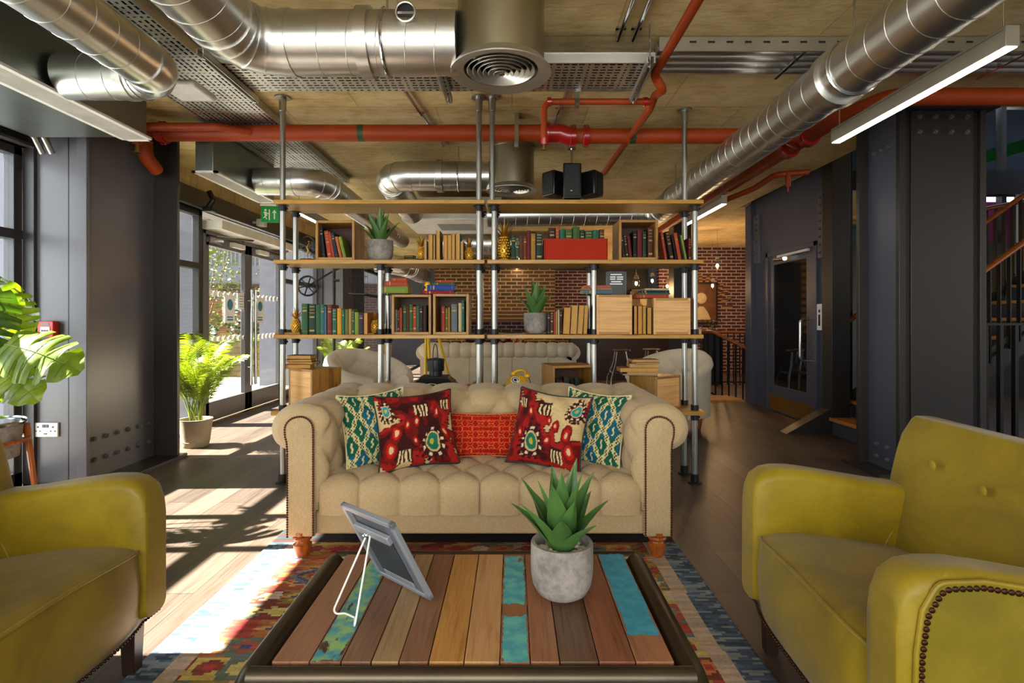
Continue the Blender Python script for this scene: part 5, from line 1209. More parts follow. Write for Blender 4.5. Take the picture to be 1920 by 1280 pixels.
# framed sign on the crate
t = thing('framed_sign', 'small black framed text sign standing behind the flat stack on the middle tier', 'sign', (X(1156, 4.38), 4.40, B + .3005))
bx('board', 'black_plastic', -.077, .077, -.004, .004, 0, .19, t, False); MB().box(-.08, -.074, -.007, .007, 0, .193).box(.074, .08, -.007, .007, 0, .193).box(-.08, .08, -.007, .007, .187, .193).build('frame', 'grey_panel', t)
m = MB()
for k, (a, b) in enumerate([(-.045, .045), (-.048, -.005), (.005, .055), (-.048, -.005), (.005, .055), (-.04, .04), (-.05, .05)]): zz = (.165, .145, .145, .128, .128, .108, .09)[k]; m.box(a, b, -.0055, -.004, zz, zz + .010)
m.build('lettering', 'paper', t)
t = thing('letter_block', 'small brown slatted letter block behind the left small pineapple, top tier', 'ornament', (X(768, 4.4), 4.42, A), R(-20))
bx('block', 'darkwood', -.045, .045, -.02, .02, 0, .062, t, False, bev=.003); m = MB()
for i in range(3): m.box(-.035, .035, -.0215, -.02, .012 + i * .018, .02 + i * .018)
m.build('lettering', 'book_tan', t)
t = thing('tilted_easel_card', 'small white tilted card stand at the far right end of the middle tier', 'card stand', (X(1311, 4.3), 4.35, B))
bx('card', 'grey_panel', -.03, .03, -.06, .06, .05, .054, t, False, rot=(0, R(32), 0)); bx('stand', 'pine', -.012, .02, -.04, .04, 0, .055, t, False)
# lantern stove on bottom tier
t = thing('camping_stove_lantern', 'black iron stove lantern with tall wire handle on the bottom tier', 'lantern', (X(816, 4.3), 4.32, Cz))
MB().rings([[(-.15, -.13, 0), (.15, -.13, 0), (.15, .13, 0), (-.15, .13, 0)], [(-.15, -.13, .20), (.15, -.13, .20), (.15, .13, .20), (-.15, .13, .20)], [(-.11, -.1, .235), (.11, -.1, .235), (.11, .1, .235), (-.11, .1, .235)], [(-.105, -.095, .25), (.105, -.095, .25), (.105, .095, .25), (-.105, .095, .25)]]).build('stove_body', 'black_metal', t, bev=.004)
MB().lathe([(.052, .25), (.052, .285), (.065, .286), (.068, .30), (.068, .36), (.072, .362), (.072, .37), (.066, .38), (.02, .388), (.002, .39)], n=28).build('chimney', 'black_metal', t)
MB().tube([(0 + .02 * cos(a) , -.075, .39 + .11 * sin(a)) if False else (.018 * cos(a) + .008, -.072, .40 + .10 * sin(a)) for a in [pi * k / 12 for k in range(13)]] + [(-.01, -.072, .30), (-.01, -.09, .25)], .0035, 8).tube([(.026, -.072, .40), (.026, -.072, .26)], .0035, 8).build('wire_handle', 'black_metal', t)
MB().tube([(.09 * cos(a) - .01, -.14, .13 + .07 * sin(a)) for a in [pi * k / 12 for k in range(13)]], .006, 8).build('door_hoop', 'chrome', t)
MB().rings([[(.15, -.05, .12), (.21, -.05, .14), (.21, .05, .14), (.15, .05, .12)], [(.15, -.05, .2), (.17, -.05, .19), (.17, .05, .19), (.15, .05, .2)]]).build('side_shelf', 'black_metal', t)
# telephone on hidden book pile
stack('carrying the yellow telephone', 'flat stack under the yellow telephone', X(972, 4.3), 4.24, Cz, [(.24, .055, .17, 'brown', 0, False), (.23, .055, .16, 'dark green', 3, False), (.23, .055, .16, 'dark red', -3, False)])
t = thing('rotary_telephone', 'yellow rotary dial telephone on the bottom tier behind the sofa', 'telephone', (X(968, 4.3), 4.30, Cz + .167), R(12))
MB().rings([[(-.09, -.08, 0), (.09, -.08, 0), (.09, .07, 0), (-.09, .07, 0)], [(-.085, -.075, .02), (.085, -.075, .02), (.085, .068, .02), (-.085, .068, .02)], [(-.04, -.01, .085), (.055, -.01, .085), (.055, .045, .085), (-.04, .045, .085)]]).build('body', 'yellow_plastic', t, bev=.008, seg=2)
q = MB(Matrix.Translation((-.02, -.052, .05)) @ Matrix.Rotation(R(42), 4, 'X')); q.cyl((0, 0, 0), (0, 0, .008), .036, n=28); q.build('dial', 'white_plastic', t)
q = MB(Matrix.Translation((-.02, -.052, .05)) @ Matrix.Rotation(R(42), 4, 'X'))
for k in range(10): a = 2 * pi * k / 12; q.cyl((.025 * cos(a), .025 * sin(a), .008), (.025 * cos(a), .025 * sin(a), .0095), .005, n=8)
q.cyl((0, 0, .008), (0, 0, .0105), .012, n=14); q.build('finger_holes', 'black_plastic', t)
MB().tube([(.075, -.04, .09), (.07, 0, .118), (.05, .03, .124), (.02, .05, .118), (.0, .08, .095)], [.016, .010, .010, .011, .017], 12).sph((.078, -.045, .085), .024, 12, 8, (1, 1, .8)).sph((-.002, .085, .09), .024, 12, 8, (1, 1, .8)).build('handset', 'yellow_plastic', t, ang=60)
MB().tube(fillet([(.085, -.05, .08), (.10, -.06, .03), (.05, -.09, .004), (.0, -.08, .01)], .02), .003, 6).build('cord', 'black_plastic', t)
# small clutter by the lantern
stack('carrying the tan book beside the stove lantern', 'flat stack beside the stove lantern', X(748, 4.3), 4.22, Cz, [(.23, .05, .16, 'dark brown', 0, False), (.22, .05, .16, 'brown', 2, False), (.22, .04, .16, 'ochre', -2, False)])
book('tan book tilted on its pages left of the stove lantern', X(752, 4.3), 4.24, Cz + .142, .03, .13, .10, 'tan', R(72), None, False, None, 0)
book('cream page-edged book propped beside the tan book on the bottom tier', X(732, 4.3), 4.24, Cz + .142, .02, .07, .09, 'cream', R(-20), None, True, None, 0)
stack('carrying the dried artichokes', 'flat stack under the dried artichokes', X(880, 4.3), 4.24, Cz, [(.22, .05, .16, 'green', 0, False), (.2, .04, .16, 'brown', 3, False), (.2, .035, .16, 'cream', -2, False)])
plain('artichoke', '#8a8a4a', .7, 0, .35, 20); plain('artichoke_pink', '#a8684a', .7, 0, .3, 20)
for i, (px, s, mm, lb) in enumerate([(868, .03, 'artichoke_pink', 'left one of three dried artichokes by the stove lantern'), (878, .032, 'artichoke_pink', 'middle one of three dried artichokes by the stove lantern'), (890, .042, 'artichoke', 'largest and greenest dried artichoke by the centre pole')]):
    t = thing('dried_artichoke', lb, 'ornament', (X(px, 4.28) , 4.28, Cz + .1265), group='dried artichokes on the bottom tier'); m = MB()
    for k in range(22):
        a = k * 2.4; q = k / 21; rr = s * (.75 - .5 * q); c = Vector((rr * cos(a), rr * sin(a), s * (.3 + 1.2 * q))); m.sph(c, s * .42, 7, 5, (.8, .8, 1.3))
    m.lathe([(s * .5, 0), (s * .8, s * .4), (s * .6, s * 1.4), (.001, s * 1.8)], n=14); m.build('scales', mm, t)
# small footstool gear seen at the left pole foot
# ------------------------------------------------------------------ plants
def monstera_leaf(parent, base, d, up, L, mat, seed=0, stem_from=None):
    """heart shaped leaf with side slits; base = petiole end, d = midrib direction, up = leaf normal"""
    rs = random.Random(seed); d = Vector(d).normalized(); up = Vector(up); s = d.cross(up).normalized(); up = s.cross(d).normalized(); base = Vector(base)
    M, K = 84, 7; m = MB(); L2 = L
    def outline(t):   # half width at t in 0..1
        return L * .47 * (sin(pi * min(1, (t + .10) / 1.12)) ** .62) * (1 - .22 * t)
    slits = [.2 + .13 * i + rs.uniform(-.015, .015) for i in range(5)]
    for sg in (-1, 1):
        rows = []
        for i in range(M + 1):
            t = i / M; w = outline(t); 
            for c in slits:
                q = abs(t - c) / .022
                if q < 1: w *= .38 + .3 * q ** 2
            row = []
            for k in range(K + 1):
                u = k / K; fwd = (u * w) * (.18 + .0 * t) - (.18 * L * (1 - t) ** 3) * u ** 1.5
                p = base + d * (t * L + fwd * .6) + s * sg * u * w + up * (-.9 * (u * w) ** 2 / L - .35 * L * t ** 2.4 + .010 * sin(t * 28) * u + .05 * u * w)
                row.append(p)
            rows.append(row)
        m.grid(rows)
    mid = [base + d * (t * L) + up * (-.35 * L * t ** 2.4 + .002) for t in [k / 10 for k in range(11)]]
    m.tube(mid, [.004 - .0032 * k / 10 for k in range(11)], 6)
    for c in [.1 + .12 * i for i in range(7)]:
        for sg in (-1, 1):
            w = outline(c) * .8; pts = []
            for k in range(5):
                u = k / 4 * .8; uw = u * outline(c); fwd = uw * .18 - (.18 * L * (1 - c) ** 3) * u ** 1.5
                pts.append(base + d * (c * L + fwd * .6) + s * sg * uw + up * (-.9 * uw ** 2 / L - .35 * L * c ** 2.4 + .003 + .05 * uw))
            m.tube(pts, .0013, 4)
    m.build('leaf', mat, parent, True, ang=60)
    if stem_from is not None:
        a = Vector(stem_from); mid_ = a.lerp(base, .5) + Vector((0, 0, .08)); MB().tube([a, a.lerp(mid_, .6), mid_.lerp(base, .5), base], [.008, .007, .006, .005], 8).build('stem', 'stem', parent, True)
def leafmat(name, c1, c2, tr):
    m, nt, n, l, b = newmat(name); f = noise(nt, coords(nt), 7, 4)
    c = ramp(nt, f, [(.35, hx(c1)), (.65, hx(c2))]); l.new(c, b.inputs['Base Color']); b.inputs['Roughness'].default_value = .42
    tl = n.new('ShaderNodeBsdfTranslucent'); l.new(mixc(nt, 1, c, (1.7, 1.6, .5, 1), 'MULTIPLY'), tl.inputs[0]); mx = n.new('ShaderNodeMixShader'); mx.inputs[0].default_value = tr
    o = n['Material Output']; l.new(b.outputs[0], mx.inputs[1]); l.new(tl.outputs[0], mx.inputs[2]); l.new(mx.outputs[0], o.inputs[0])
leafmat('monstera_leaf', '#55700f', '#7f9426', .28); leafmat('palm_leaf', '#586e14', '#87962c', .22); leafmat('monstera_dark', '#2c4a0e', '#486418', .2)
t = thing('monstera_plant', 'tall monstera with big slit leaves in a wooden stand at the left edge', 'potted plant', (-3.12, 3.25, 0))
pc = Vector((-3.12, 3.25, .55))
MB().lathe([(.12, .40), (.17, .42), (.19, .62), (.2, .63), (.18, .63), (.17, .56), (.001, .56)], pc * 0 + Vector((-3.12, 3.25, 0)), n=28).build('pot', 'pot_concrete', t, True)
MB().lathe([(.205, .615), (.212, .63), (.205, .64), (.2, .63)], (-3.12, 3.25, 0), n=32).build('pot_rim', 'chrome', t, True)
for k in range(4): a = pi / 4 + k * pi / 2; MB().cyl((-3.12 + .26 * cos(a), 3.25 + .26 * sin(a), 0), (-3.12 + .2 * cos(a), 3.25 + .2 * sin(a), .6), .014, .018, 8).build('stand_leg', 'leg_wood', t, True)
MB().tube([(-3.12 + .215 * cos(a), 3.25 + .215 * sin(a), .52) for a in [2 * pi * i / 20 for i in range(20)]], .012, 6, closed=True).build('stand_ring', 'leg_wood', t, True)
lv = [((-3.10, 3.15, 1.32), (-.45, -.35, -.55), (.3, -.8, .6), .42, 'monstera_leaf'), ((-3.0, 3.2, 1.40), (.15, -.3, -.75), (.55, -.5, .5), .34, 'monstera_dark'), ((-2.84, 3.1, 1.10), (.85, -.2, -.12), (.05, -.75, .65), .42, 'monstera_leaf'),
      ((-3.02, 3.05, 1.08), (.35, -.25, -.75), (.2, -.9, .4), .36, 'monstera_leaf'), ((-3.2, 3.2, 1.45), (-.3, -.3, -.4), (.1, -.8, .6), .38, 'monstera_dark'), ((-3.06, 3.3, 1.43), (.3, .1, -.6), (.6, -.6, .5), .32, 'monstera_leaf'),
      ((-3.2, 3.0, 1.2), (-.5, -.2, -.6), (0, -.9, .5), .36, 'monstera_leaf'), ((-3.15, 3.4, 1.5), (.1, .5, -.3), (.1, -.4, .9), .34, 'monstera_dark'), ((-3.1, 3.05, 1.22), (.2, -.25, -.8), (.3, -.9, .2), .30, 'monstera_dark'), ((-2.92, 3.12, 1.0), (.6, -.2, -.35), (.1, -.8, .7), .32, 'monstera_leaf')]
for i, (b, d, u, L, mm) in enumerate(lv): monstera_leaf(t, b, d, u, L, mm, i, (-3.12 + .03 * cos(i), 3.25 + .03 * sin(i), .56))
def palm(label, loc, hgt, nf, seed, group=None, potmat='terracotta_grey', r=.15, hp=.27):
    rs = random.Random(seed); t = thing('potted_palm', label, 'potted plant', loc, group=group)
    MB().lathe([(r * .72, 0), (r * .78, .01), (r * .82, .05), (r * .84, .06), (r, hp - .015), (r * 1.03, hp), (r * .94, hp), (r * .9, hp - .04), (.001, hp - .04)], n=28).build('pot', potmat, t)
    MB().tube([(r * .8 * cos(a), r * .8 * sin(a), .055) for a in [2 * pi * i / 20 for i in range(20)]], .008, 5, closed=True).build('pot_band', potmat, t)
    for i in range(nf):
        az = i * 2.4 + rs.uniform(-.3, .3); q = i / nf; st = Vector((.05 * cos(az * 1.3), .05 * sin(az * 1.3), hp - .04)); tl = R(6 + 58 * q); L = hgt * rs.uniform(.8, 1.05) * (1 - .25 * q); N = 22; pts = []; p = st.copy(); th = tl * .3
        for k in range(N + 1):
            pts.append(p.copy()); d = Vector((sin(th) * cos(az), sin(th) * sin(az), cos(th))); p = p + d * L / N; th += (R(72) - tl * .2) / N * (.15 + 1.4 * k / N)
        m = MB(); m.tube(pts, [.006 * (1 - .8 * k / N) for k in range(N + 1)], 6)
        side = Vector((-sin(az), cos(az), 0))
        for k in range(7, N + 1):
            for h_ in (0, .5):
                if k + h_ > N: continue
                c = pts[k] if not h_ else pts[k].lerp(pts[min(k + 1, N)], .5); d = (pts[min(k + 1, N)] - pts[k - 1]).normalized(); u = (k - 7) / (N - 7); ll = hgt * .26 * (sin(pi * (.18 + .72 * u)) ** .7) * rs.uniform(.9, 1.1)
                for sg in (-1, 1):
                    dd = (d * .75 + side * sg * .9 + Vector((0, 0, .1))).normalized(); e1 = c + dd * ll * .5 + Vector((0, 0, -.02 * ll)); e2 = c + dd * ll + Vector((0, 0, -.28 * ll)); w = .0075; wv = d * w
                    m.add([c, e1 - wv, e2, e1 + wv, c.lerp(e1, .5) + Vector((0, 0, .003))], [(0, 1, 4), (1, 2, 3, 4), (0, 4, 3)])
        m.build('frond', 'palm_leaf', t, ang=60)
    return t
palm('green palm in an old beige pot beside the glass entrance doors', (-3.10, 5.42, 0), .95, 22, 3)
palm('leafy palm behind the left shelf pole, by the second window', (-2.75, 9.0, 0), .9, 12, 5)
plain('trough_steel', '#8e8b86', .4, .7)
# vase of white leaves on a box stand behind the armchair, glass pot table
t = thing('glass_vase_plant', 'white leaves in a pale pot on a hairpin stand, behind the left tufted armchair', 'potted plant', (-1.92, 8.4, 0))
for s in ((-1, -1), (1, -1), (1, 1), (-1, 1)): MB().cyl((s[0] * .07, s[1] * .07, 0), (s[0] * .05, s[1] * .05, .62), .007, n=6).build('stand_leg', 'chrome', t)
MB().lathe([(.06, .62), (.085, .64), (.095, .86), (.09, .86), (.08, .65), (.001, .64)], n=20).build('pot', 'pages', t)
for k in range(7): a = k * 2.4; MB().tube([(0, 0, .66), (.03 * cos(a), .03 * sin(a), .95), (.10 * cos(a), .1 * sin(a), 1.15), (.16 * cos(a), .16 * sin(a), 1.18)], [(.004, .004), (.008, .004), (.03, .004), (.002, .002)], 8).build('leaf', 'white_paint', t)

# ------------------------------------------------------------------ furniture beyond the shelves
def tub_chair(label, loc, rz):
    """tufted barrel chair; open front faces local -y"""
    t = thing('tufted_armchair', label, 'armchair', loc, rz, group=None); m = MB(); rows = []
    n = 154
    for i in range(n + 1):
        a = R(-62) + R(304) * i / n; A_ = a + 0; ca, sa = cos(A_), sin(A_); back = (sa + 1) / 2
        top = .56 + .24 * back ** 1.2; row = []
        prof = [(.30, .28), (.30, .42), (.295, .5), (.29, .58), (.285, .66)]
        for k in range(33):
            q = k / 16
            if k <= 25: z = .28 + (top - .08 - .28) * k / 25; r = .30; p_ = i / n * 11; h = sofa_tuft(p_ * 1.0, (z - .35) / .12, .045, .4); r -= h
            elif k <= 30: aa = pi * (k - 25) / 5; z = top - .08 + .075 * sin(aa) + .012; r = .365 - .065 * cos(aa) + .01
            else: r = .42 if k == 31 else .41; z = (top - .1) if k == 31 else .16
            row.append((r * ca * 1.0, r * sa, z))
        rows.append(row)
    m.grid(rows); m.add(rows[0], [tuple(range(len(rows[0])))]); m.add(rows[-1], [tuple(range(len(rows[-1])))]); m.build('tufted_shell', 'fabric_cream', t, ang=70)
    MB().lathe([(.33, .2), (.335, .22), (.33, .40), (.28, .43), (.001, .44)], n=32).build('seat_cushion', 'fabric_cream', t)
    for s in ((-1, -1), (1, -1), (1, 1), (-1, 1)): MB().cyl((s[0] * .22, s[1] * .22, 0), (s[0] * .24, s[1] * .24, .2), .016, .026, 10).build('leg', 'leg_wood', t)
    return t
tub_chair('cream tufted armchair behind the left part of the shelves', (-1.55, 6.0, 0), R(48)).scale = (1.08, 1.08, 1.14)
tub_chair('cream tufted armchair behind the right part of the shelves', (1.78, 6.3, 0), R(-50)).scale = (1.1, 1.1, 1.12)
def back_sofa():
    x0, x1, y = -1.46, 1.04, 8.4; t = thing('cream_sofa', 'long cream sofa seen from behind, beyond the shelves', 'sofa', ((x0 + x1) / 2, y + .4, 0))
    bx('back_panel', 'fabric_cream', x0 + .12, x1 - .12, y, y + .14, .15, .72, t, bev=.01)
    m = MB()
    for x in (-.65, .0, .55): m.box(x - .003, x + .003, y - .004, y, .16, .7)
    m.build('back_seams', 'pages', t, True)
    n = 20; rows = []; xa, xb = x0 + .02, x1 - .02; N = 200
    for i in range(N + 1):
        x = xa + (xb - xa) * i / N; e = min(1, min(i, N - i) / 9); puff = .02 * abs(sin(pi * (x - xa) / ((xb - xa) / 15))) ** .45; r = (.10 + puff) * (e ** .5 if e < 1 else 1) + .002
        rows.append([(x, y + .05 + r * 1.05 * cos(a), .775 + r * sin(a)) for a in [2 * pi * k / n for k in range(n)]])
    MB().rings(rows).build('back_roll', 'fabric_cream', t, True, ang=80)
    for s, xx in ((1, x0), (-1, x1)): MB().cyl((xx + s * .12, y, .74), (xx + s * .12, y + .85, .74), .12, n=24).box(min(xx + s * .06, xx + s * .24), max(xx + s * .06, xx + s * .24), y + .02, y + .85, .15, .72).build('arm', 'fabric_cream', t, True)
    bx('seat_base', 'fabric_cream', x0 + .2, x1 - .2, y + .1, y + .85, .15, .42, t, bev=.02)
    for xx in (x0 + .15, x1 - .15):
        for yy in (y + .06, y + .8): MB().cyl((xx, yy, 0), (xx, yy, .15), .02, .032, 12).build('leg', 'darkwood', t, True)
back_sofa()
t = thing('tripod_floor_lamp', 'yellow tripod lamp legs standing behind the left armchair', 'floor lamp', (-1.05, 6.9, 0))
top = Vector((.0, 0, 1.42))
for a, s in ((R(-100), .17), (R(10), .3), (R(130), .25)): MB().tube([top + Vector((cos(a) * .03, 0, 0)), Vector((cos(a) * s * 1.0 + .1, sin(a) * s, .01))], .018, 8).build('leg', 'yellow_paint', t)
MB().cyl((.03, 0, .7), (.12, -.06, .3), .006, n=6).cyl((.0, 0, .9), (.05, 0, .6), .012, n=8).build('chain', 'gold', t)
MB().cyl((0, 0, 1.40), (0, 0, 1.46), .05, n=16).build('hub', 'yellow_paint', t); MB().lathe([(.16, 1.46), (.08, 1.66)], n=20, caps=(False, True)).build('lamp_shade', 'black_metal', t)
# pulley wheel machine
t = thing('pulley_wheel_stand', 'black spoked pulley wheel on an iron pole by the second window', 'ornament', (-2.55, 6.9, 0))
MB().cyl((.33, 0, 0), (.33, 0, 2.2), .018, n=10).cyl((.33, 0, 0), (.33, 0, .03), .16, n=20).build('iron_pole', 'black_metal', t)
MB().tube([(.12 * cos(a), 0, 1.66 + .12 * sin(a)) for a in [2 * pi * i / 32 for i in range(32)]], .013, 8, closed=True).build('wheel_rim', 'black_metal', t)
m = MB()
for k in range(6): a = pi * k / 3 + .2; m.cyl((0, 0, 1.66), (.115 * cos(a), 0, 1.66 + .115 * sin(a)), .008, n=6)
m.cyl((0, -.03, 1.66), (0, .03, 1.66), .024, n=12); m.build('wheel_spokes', 'black_metal', t)
MB().cyl((0, .02, 1.66), (.33, .02, 1.86), .012, n=8).cyl((.33, -.02, 1.73), (.4, -.02, 1.73), .02, n=8).cyl((.33, 0, 1.86), (.42, 0, 1.9), .02, n=8).build('cross_arm', 'black_metal', t)
t = thing('wire_birdcage', 'thin wire birdcage hanging in front of the far window, behind the green row', 'birdcage', (-2.28, 8.2, 1.88)); m = MB()
for zz, r in ((-.25, .14), (0, .14), (.12, .13)): m.tube([(r * cos(a), r * sin(a), zz) for a in [2 * pi * i / 20 for i in range(20)]], .003, 4, closed=True)
for k in range(12): a = 2 * pi * k / 12; m.tube([(.14 * cos(a), .14 * sin(a), -.25), (.14 * cos(a), .14 * sin(a), 0), (.13 * cos(a), .13 * sin(a), .12), (.05 * cos(a), .05 * sin(a), .23), (0, 0, .25)], .0022, 4)
m.build('cage_wires', 'black_metal', t); MB().cyl((0, 0, .25), (0, 0, CZ - 1.88), .002, n=6).build('hanging_cord', 'black_metal', t); MB().cyl((0, 0, -.255), (0, 0, -.25), .14, n=20).build('cage_floor', 'black_metal', t)

# ------------------------------------------------------------------ brick chimney, far walls and bar
t = thing('brick_chimney_breast', 'tan brick chimney breast with a soldier course over a dark hearth', 'chimney', (-.35, 11.6, 0))
bx('brickwork', 'brick_chimney', -1.58, .88, 11.3, 11.9, 1.42, CZ, t, smooth=False)
bx('soldier_course', 'brick_soldier', -.95, .25, 11.29, 11.5, 1.21, 1.43, t, smooth=False)
for a, b in ((-1.58, -.95), (.25, .88)): bx('pier', 'brick_chimney', a, b, 11.3, 11.9, 0, 1.42, t, smooth=False)
bx('hearth_back', 'brick_back', -.95, .25, 11.75, 11.9, 0, 1.21, t, smooth=False)
m = MB()
for i in range(9): m.cyl((-.9 + i * .13, 11.2, .75 + .0), (-.84 + i * .13 + .04 * (-1) ** i, 11.2, 1.12), .008, n=6)
m.box(-.95, .2, 11.19, 11.21, .98, 1.0); m.build('fire_screen', 'black_metal', t, True)
t = thing('row_of_cushions', 'pink and red patterned cushion resting on the far cream sofa', 'cushion', (0, 0, 0)) if False else None
o = pillow('scatter_cushion', 'pink and red cushion on the far cream sofa, seen left of the middle agave', (.0, 8.72, .86), .42, .36, (R(10), 0, R(5)), lambda u, v: ikat(u, v, .05, 9), .06, 'cushion_red', 'pipe_red', N=40)
# far right: arched brick wall, picture, bar
struct('wall_1', 'brick_back', 3.4, 7.2, 12.8, 13.0, 0, CZ, smooth=False)
struct('wall_2', 'black_metal', 1.95, 3.35, 13.6, 13.8, 0, CZ)
struct('wall_3', 'brick_back', .9, 1.95, 13.0, 13.2, 0, 2.4, smooth=False)
struct('trim_5', 'steel_paint_dark', 2.75, 3.05, 9.4, 9.7, 0, CZ)
struct('trim_6', 'concrete', -1.9, 2.4, 12.2, 12.6, 2.55, CZ)
t = thing('brick_arch', 'brick arch band around the lit picture on the far right wall', 'arch', (4.35, 12.8, 1.0)); m = MB()
for k in range(13):
    a = pi * k / 12; c = Vector((.62 * cos(a), -.03, .55 + .62 * sin(a))); q = MB(Matrix.Translation(c) @ Matrix.Rotation(-a, 4, 'Y')); q.box(-.11, .11, -.03, .06, -.035, .035); q.M = None
    m.add(q.v, q.f)
m.build('arch_bricks', 'brick_soldier', t)
plain('canvas_brown', '#5a3414', .6, 0, .4, 6)
def pict(label, x, y, z, w, h):
    t = thing('framed_picture', label, 'picture', (x, y, z)); m = MB()
    for b in ((-w / 2, w / 2, -.02, 0, 0, .04), (-w / 2, w / 2, -.02, 0, h - .04, h), (-w / 2, -w / 2 + .04, -.02, 0, 0, h), (w / 2 - .04, w / 2, -.02, 0, 0, h)): m.box(*b)
    m.build('frame', 'darkwood', t); bx('canvas', 'canvas_brown', -w / 2 + .03, w / 2 - .03, -.008, -.004, .03, h - .03, t, False)
    MB().sph((0, -.008, h * .62), w * .17, 16, 8, (1, .1, 1)).lathe([(w * .3, h * .1), (w * .2, h * .28), (w * .07, h * .42)], (0, -.008, 0), 16, sy=.05).build('painted_figure', 'book_cream', t); return t
pict('dark framed painted portrait under the brick arch on the far right', 4.35, 12.72, 1.15, .75, .95)
pict('small framed picture glowing between the closed pine crates, far back', 3.1, 12.9, 1.25, .7, .7)
mb = emit('bulb', '#ffb35a', 40)
def cagelamp(label, x, y, z):
    t = thing('cage_pendant_lamp', label, 'pendant lamp', (x, y, z), group='small filament pendant lamps over the bar')
    MB().cyl((0, 0, .17), (0, 0, CZ - z), .004, n=6).build('cord', 'chrome', t); MB().lathe([(.02, .18), (.035, .17), (.05, .12), (.05, .11)], n=16).build('cap', 'chrome', t)
    MB().lathe([(.05, .11), (.065, .04), (.05, -.04), (.001, -.07)], n=18, caps=(False, False)).build('glass_shade', 'glass', t)
    MB().sph((0, 0, .02), .026, 12, 8, (1, 1, 1.3)).build('bulb', 'bulb', t)
    l = bpy.data.lights.new('bulb_light', 'POINT'); l.energy = 9; l.color = (1, .62, .3); l.shadow_soft_size = .05; lo = bpy.data.objects.new('bulb_light', l); COL.objects.link(lo); lo.location = (x, y - .1, z - .12)
    return t
cagelamp('filament pendant lamp nearest the framed sign on the shelf', *P(1193, 533, 10.5)); cagelamp('filament pendant lamp in the middle of the three over the bar', *P(1223, 528, 11.2)); cagelamp('filament pendant lamp furthest right of the three, above the right end stack', *P(1251, 538, 12)); cagelamp('filament pendant lamp in front of the arch picture', *P(1336, 537, 11.8)); cagelamp('filament pendant lamp low in the lift hall, left of the lift door', *P(1345, 500, 10.2))
t = thing('bar_counter', 'dark bar counter far back on the right', 'counter', (2.0, 11.5, 0)); bx('counter_body', 'darkwood', 1.2, 3.3, 11.3, 11.8, 0, 1.02, t); bx('counter_top', 'darkwood', 1.15, 3.35, 11.25, 11.85, 1.02, 1.07, t)
# steel bar stools
def stool(label, x, y):
    t = thing('metal_bar_stool', label, 'stool', (x, y, 0), group='shiny metal stools behind the shelves')
    MB().lathe([(.15, .74), (.16, .755), (.15, .765), (.001, .765)], n=20).build('seat', 'chrome', t)
    for k in range(4): a = pi / 4 + k * pi / 2; MB().tube([(.10 * cos(a), .10 * sin(a), .74), (.14 * cos(a), .14 * sin(a), .55), (.26 * cos(a), .26 * sin(a), .3), (.27 * cos(a), .27 * sin(a), 0)], .014, 8).build('leg', 'chrome', t)
    MB().tube([(.19 * cos(a), .19 * sin(a), .40) for a in [2 * pi * i / 20 for i in range(20)]], .008, 6, closed=True).build('foot_ring', 'chrome', t)
stool('metal bar stool nearest the middle shelf pole', 1.75, 8.9); stool('metal bar stool behind the right book stack', 2.3, 9.1); stool('metal bar stool farthest right, beside the dark post', 2.62, 8.8)
# balustrade beside the lift hall
def balustrade(label, pts, h=.95, n=8, z0s=None, group=None, rail='rail_wood'):
    a0 = Vector(pts[0]); t = thing('stair_balustrade', label, 'balustrade', tuple(a0), group=group)
    P_ = [Vector(p) for p in pts]; MB().tube(fillet([p + Vector((0, 0, h)) for p in P_], .08, 4) if len(P_) > 2 else [p + Vector((0, 0, h)) for p in P_], [(.032, .026)] * (len(fillet(P_, .08, 4)) if len(P_) > 2 else 2), 12).build('handrail', rail, t, True)
    tot = sum((P_[i + 1] - P_[i]).length for i in range(len(P_) - 1)); k = max(2, int(tot / .115)); 
    MB().tube([p + Vector((0, 0, .05)) for p in P_], .014, 6).build('bottom_rail', 'black_metal', t, True)
    first = None
    for i in range(k + 1):
        s = tot * i / k; j = 0
        while j < len(P_) - 2 and s > (P_[j + 1] - P_[j]).length: s -= (P_[j + 1] - P_[j]).length; j += 1
        q = P_[j].lerp(P_[j + 1], min(1, s / (P_[j + 1] - P_[j]).length))
        if first is None: first = MB().box(-.006, .006, -.02, .02, .0, h - .02).build('baluster', 'black_metal', t); b = first
        else: b = first.copy(); COL.objects.link(b); b.parent = t
        b.location = q - a0
    return t
balustrade('dark balustrade with orange-brown handrail between the shelves and the lift wall', [(2.95, 9.0, 0), (3.25, 9.0, 0), (3.75, 8.45, -.32)], 1.05)
balustrade('far dark balustrade in front of the brick arch wall', [(3.3, 10.6, .0), (5.2, 10.6, .0)], 1.0)
for i, (x, lb) in enumerate(((4.0, 'bushy green planter on the far balustrade below the arch picture'), (4.85, 'bushy green planter on the far balustrade right of the arch'))):
    t = thing('rail_planter', lb, 'potted plant', (x * .965, 10.7, 0), group='planters along the far balustrade'); bx('trough', 'black_metal', -.16, .16, -.08, .08, .0, 1.04, t, False); rs = random.Random(i); m = MB()
    for k in range(120): a = rs.uniform(0, 6.28); r = rs.uniform(0, .2); c = Vector((r * cos(a), r * .5 * sin(a), 1.08 + rs.uniform(0, .17))); w = Vector((rs.uniform(-1, 1), rs.uniform(-1, 1), rs.uniform(-1, 1))).normalized() * .03; m.add([c - w, c + w.cross(Vector((0, 0, 1))) * .5, c + w * 1.2, c - w.cross(Vector((0, 0, 1))) * .5], [(0, 1, 2, 3)])
    m.build('foliage', 'foliage_dark', t, smooth=False)
bx('stair_edge_board', 'oak', 3.0, 3.5, 8.35, 8.9, -.0, .03); tag(bpy.data.objects['stair_edge_board'], 'orange oak edge board on the floor at the foot of the balustrade', 'edge board')

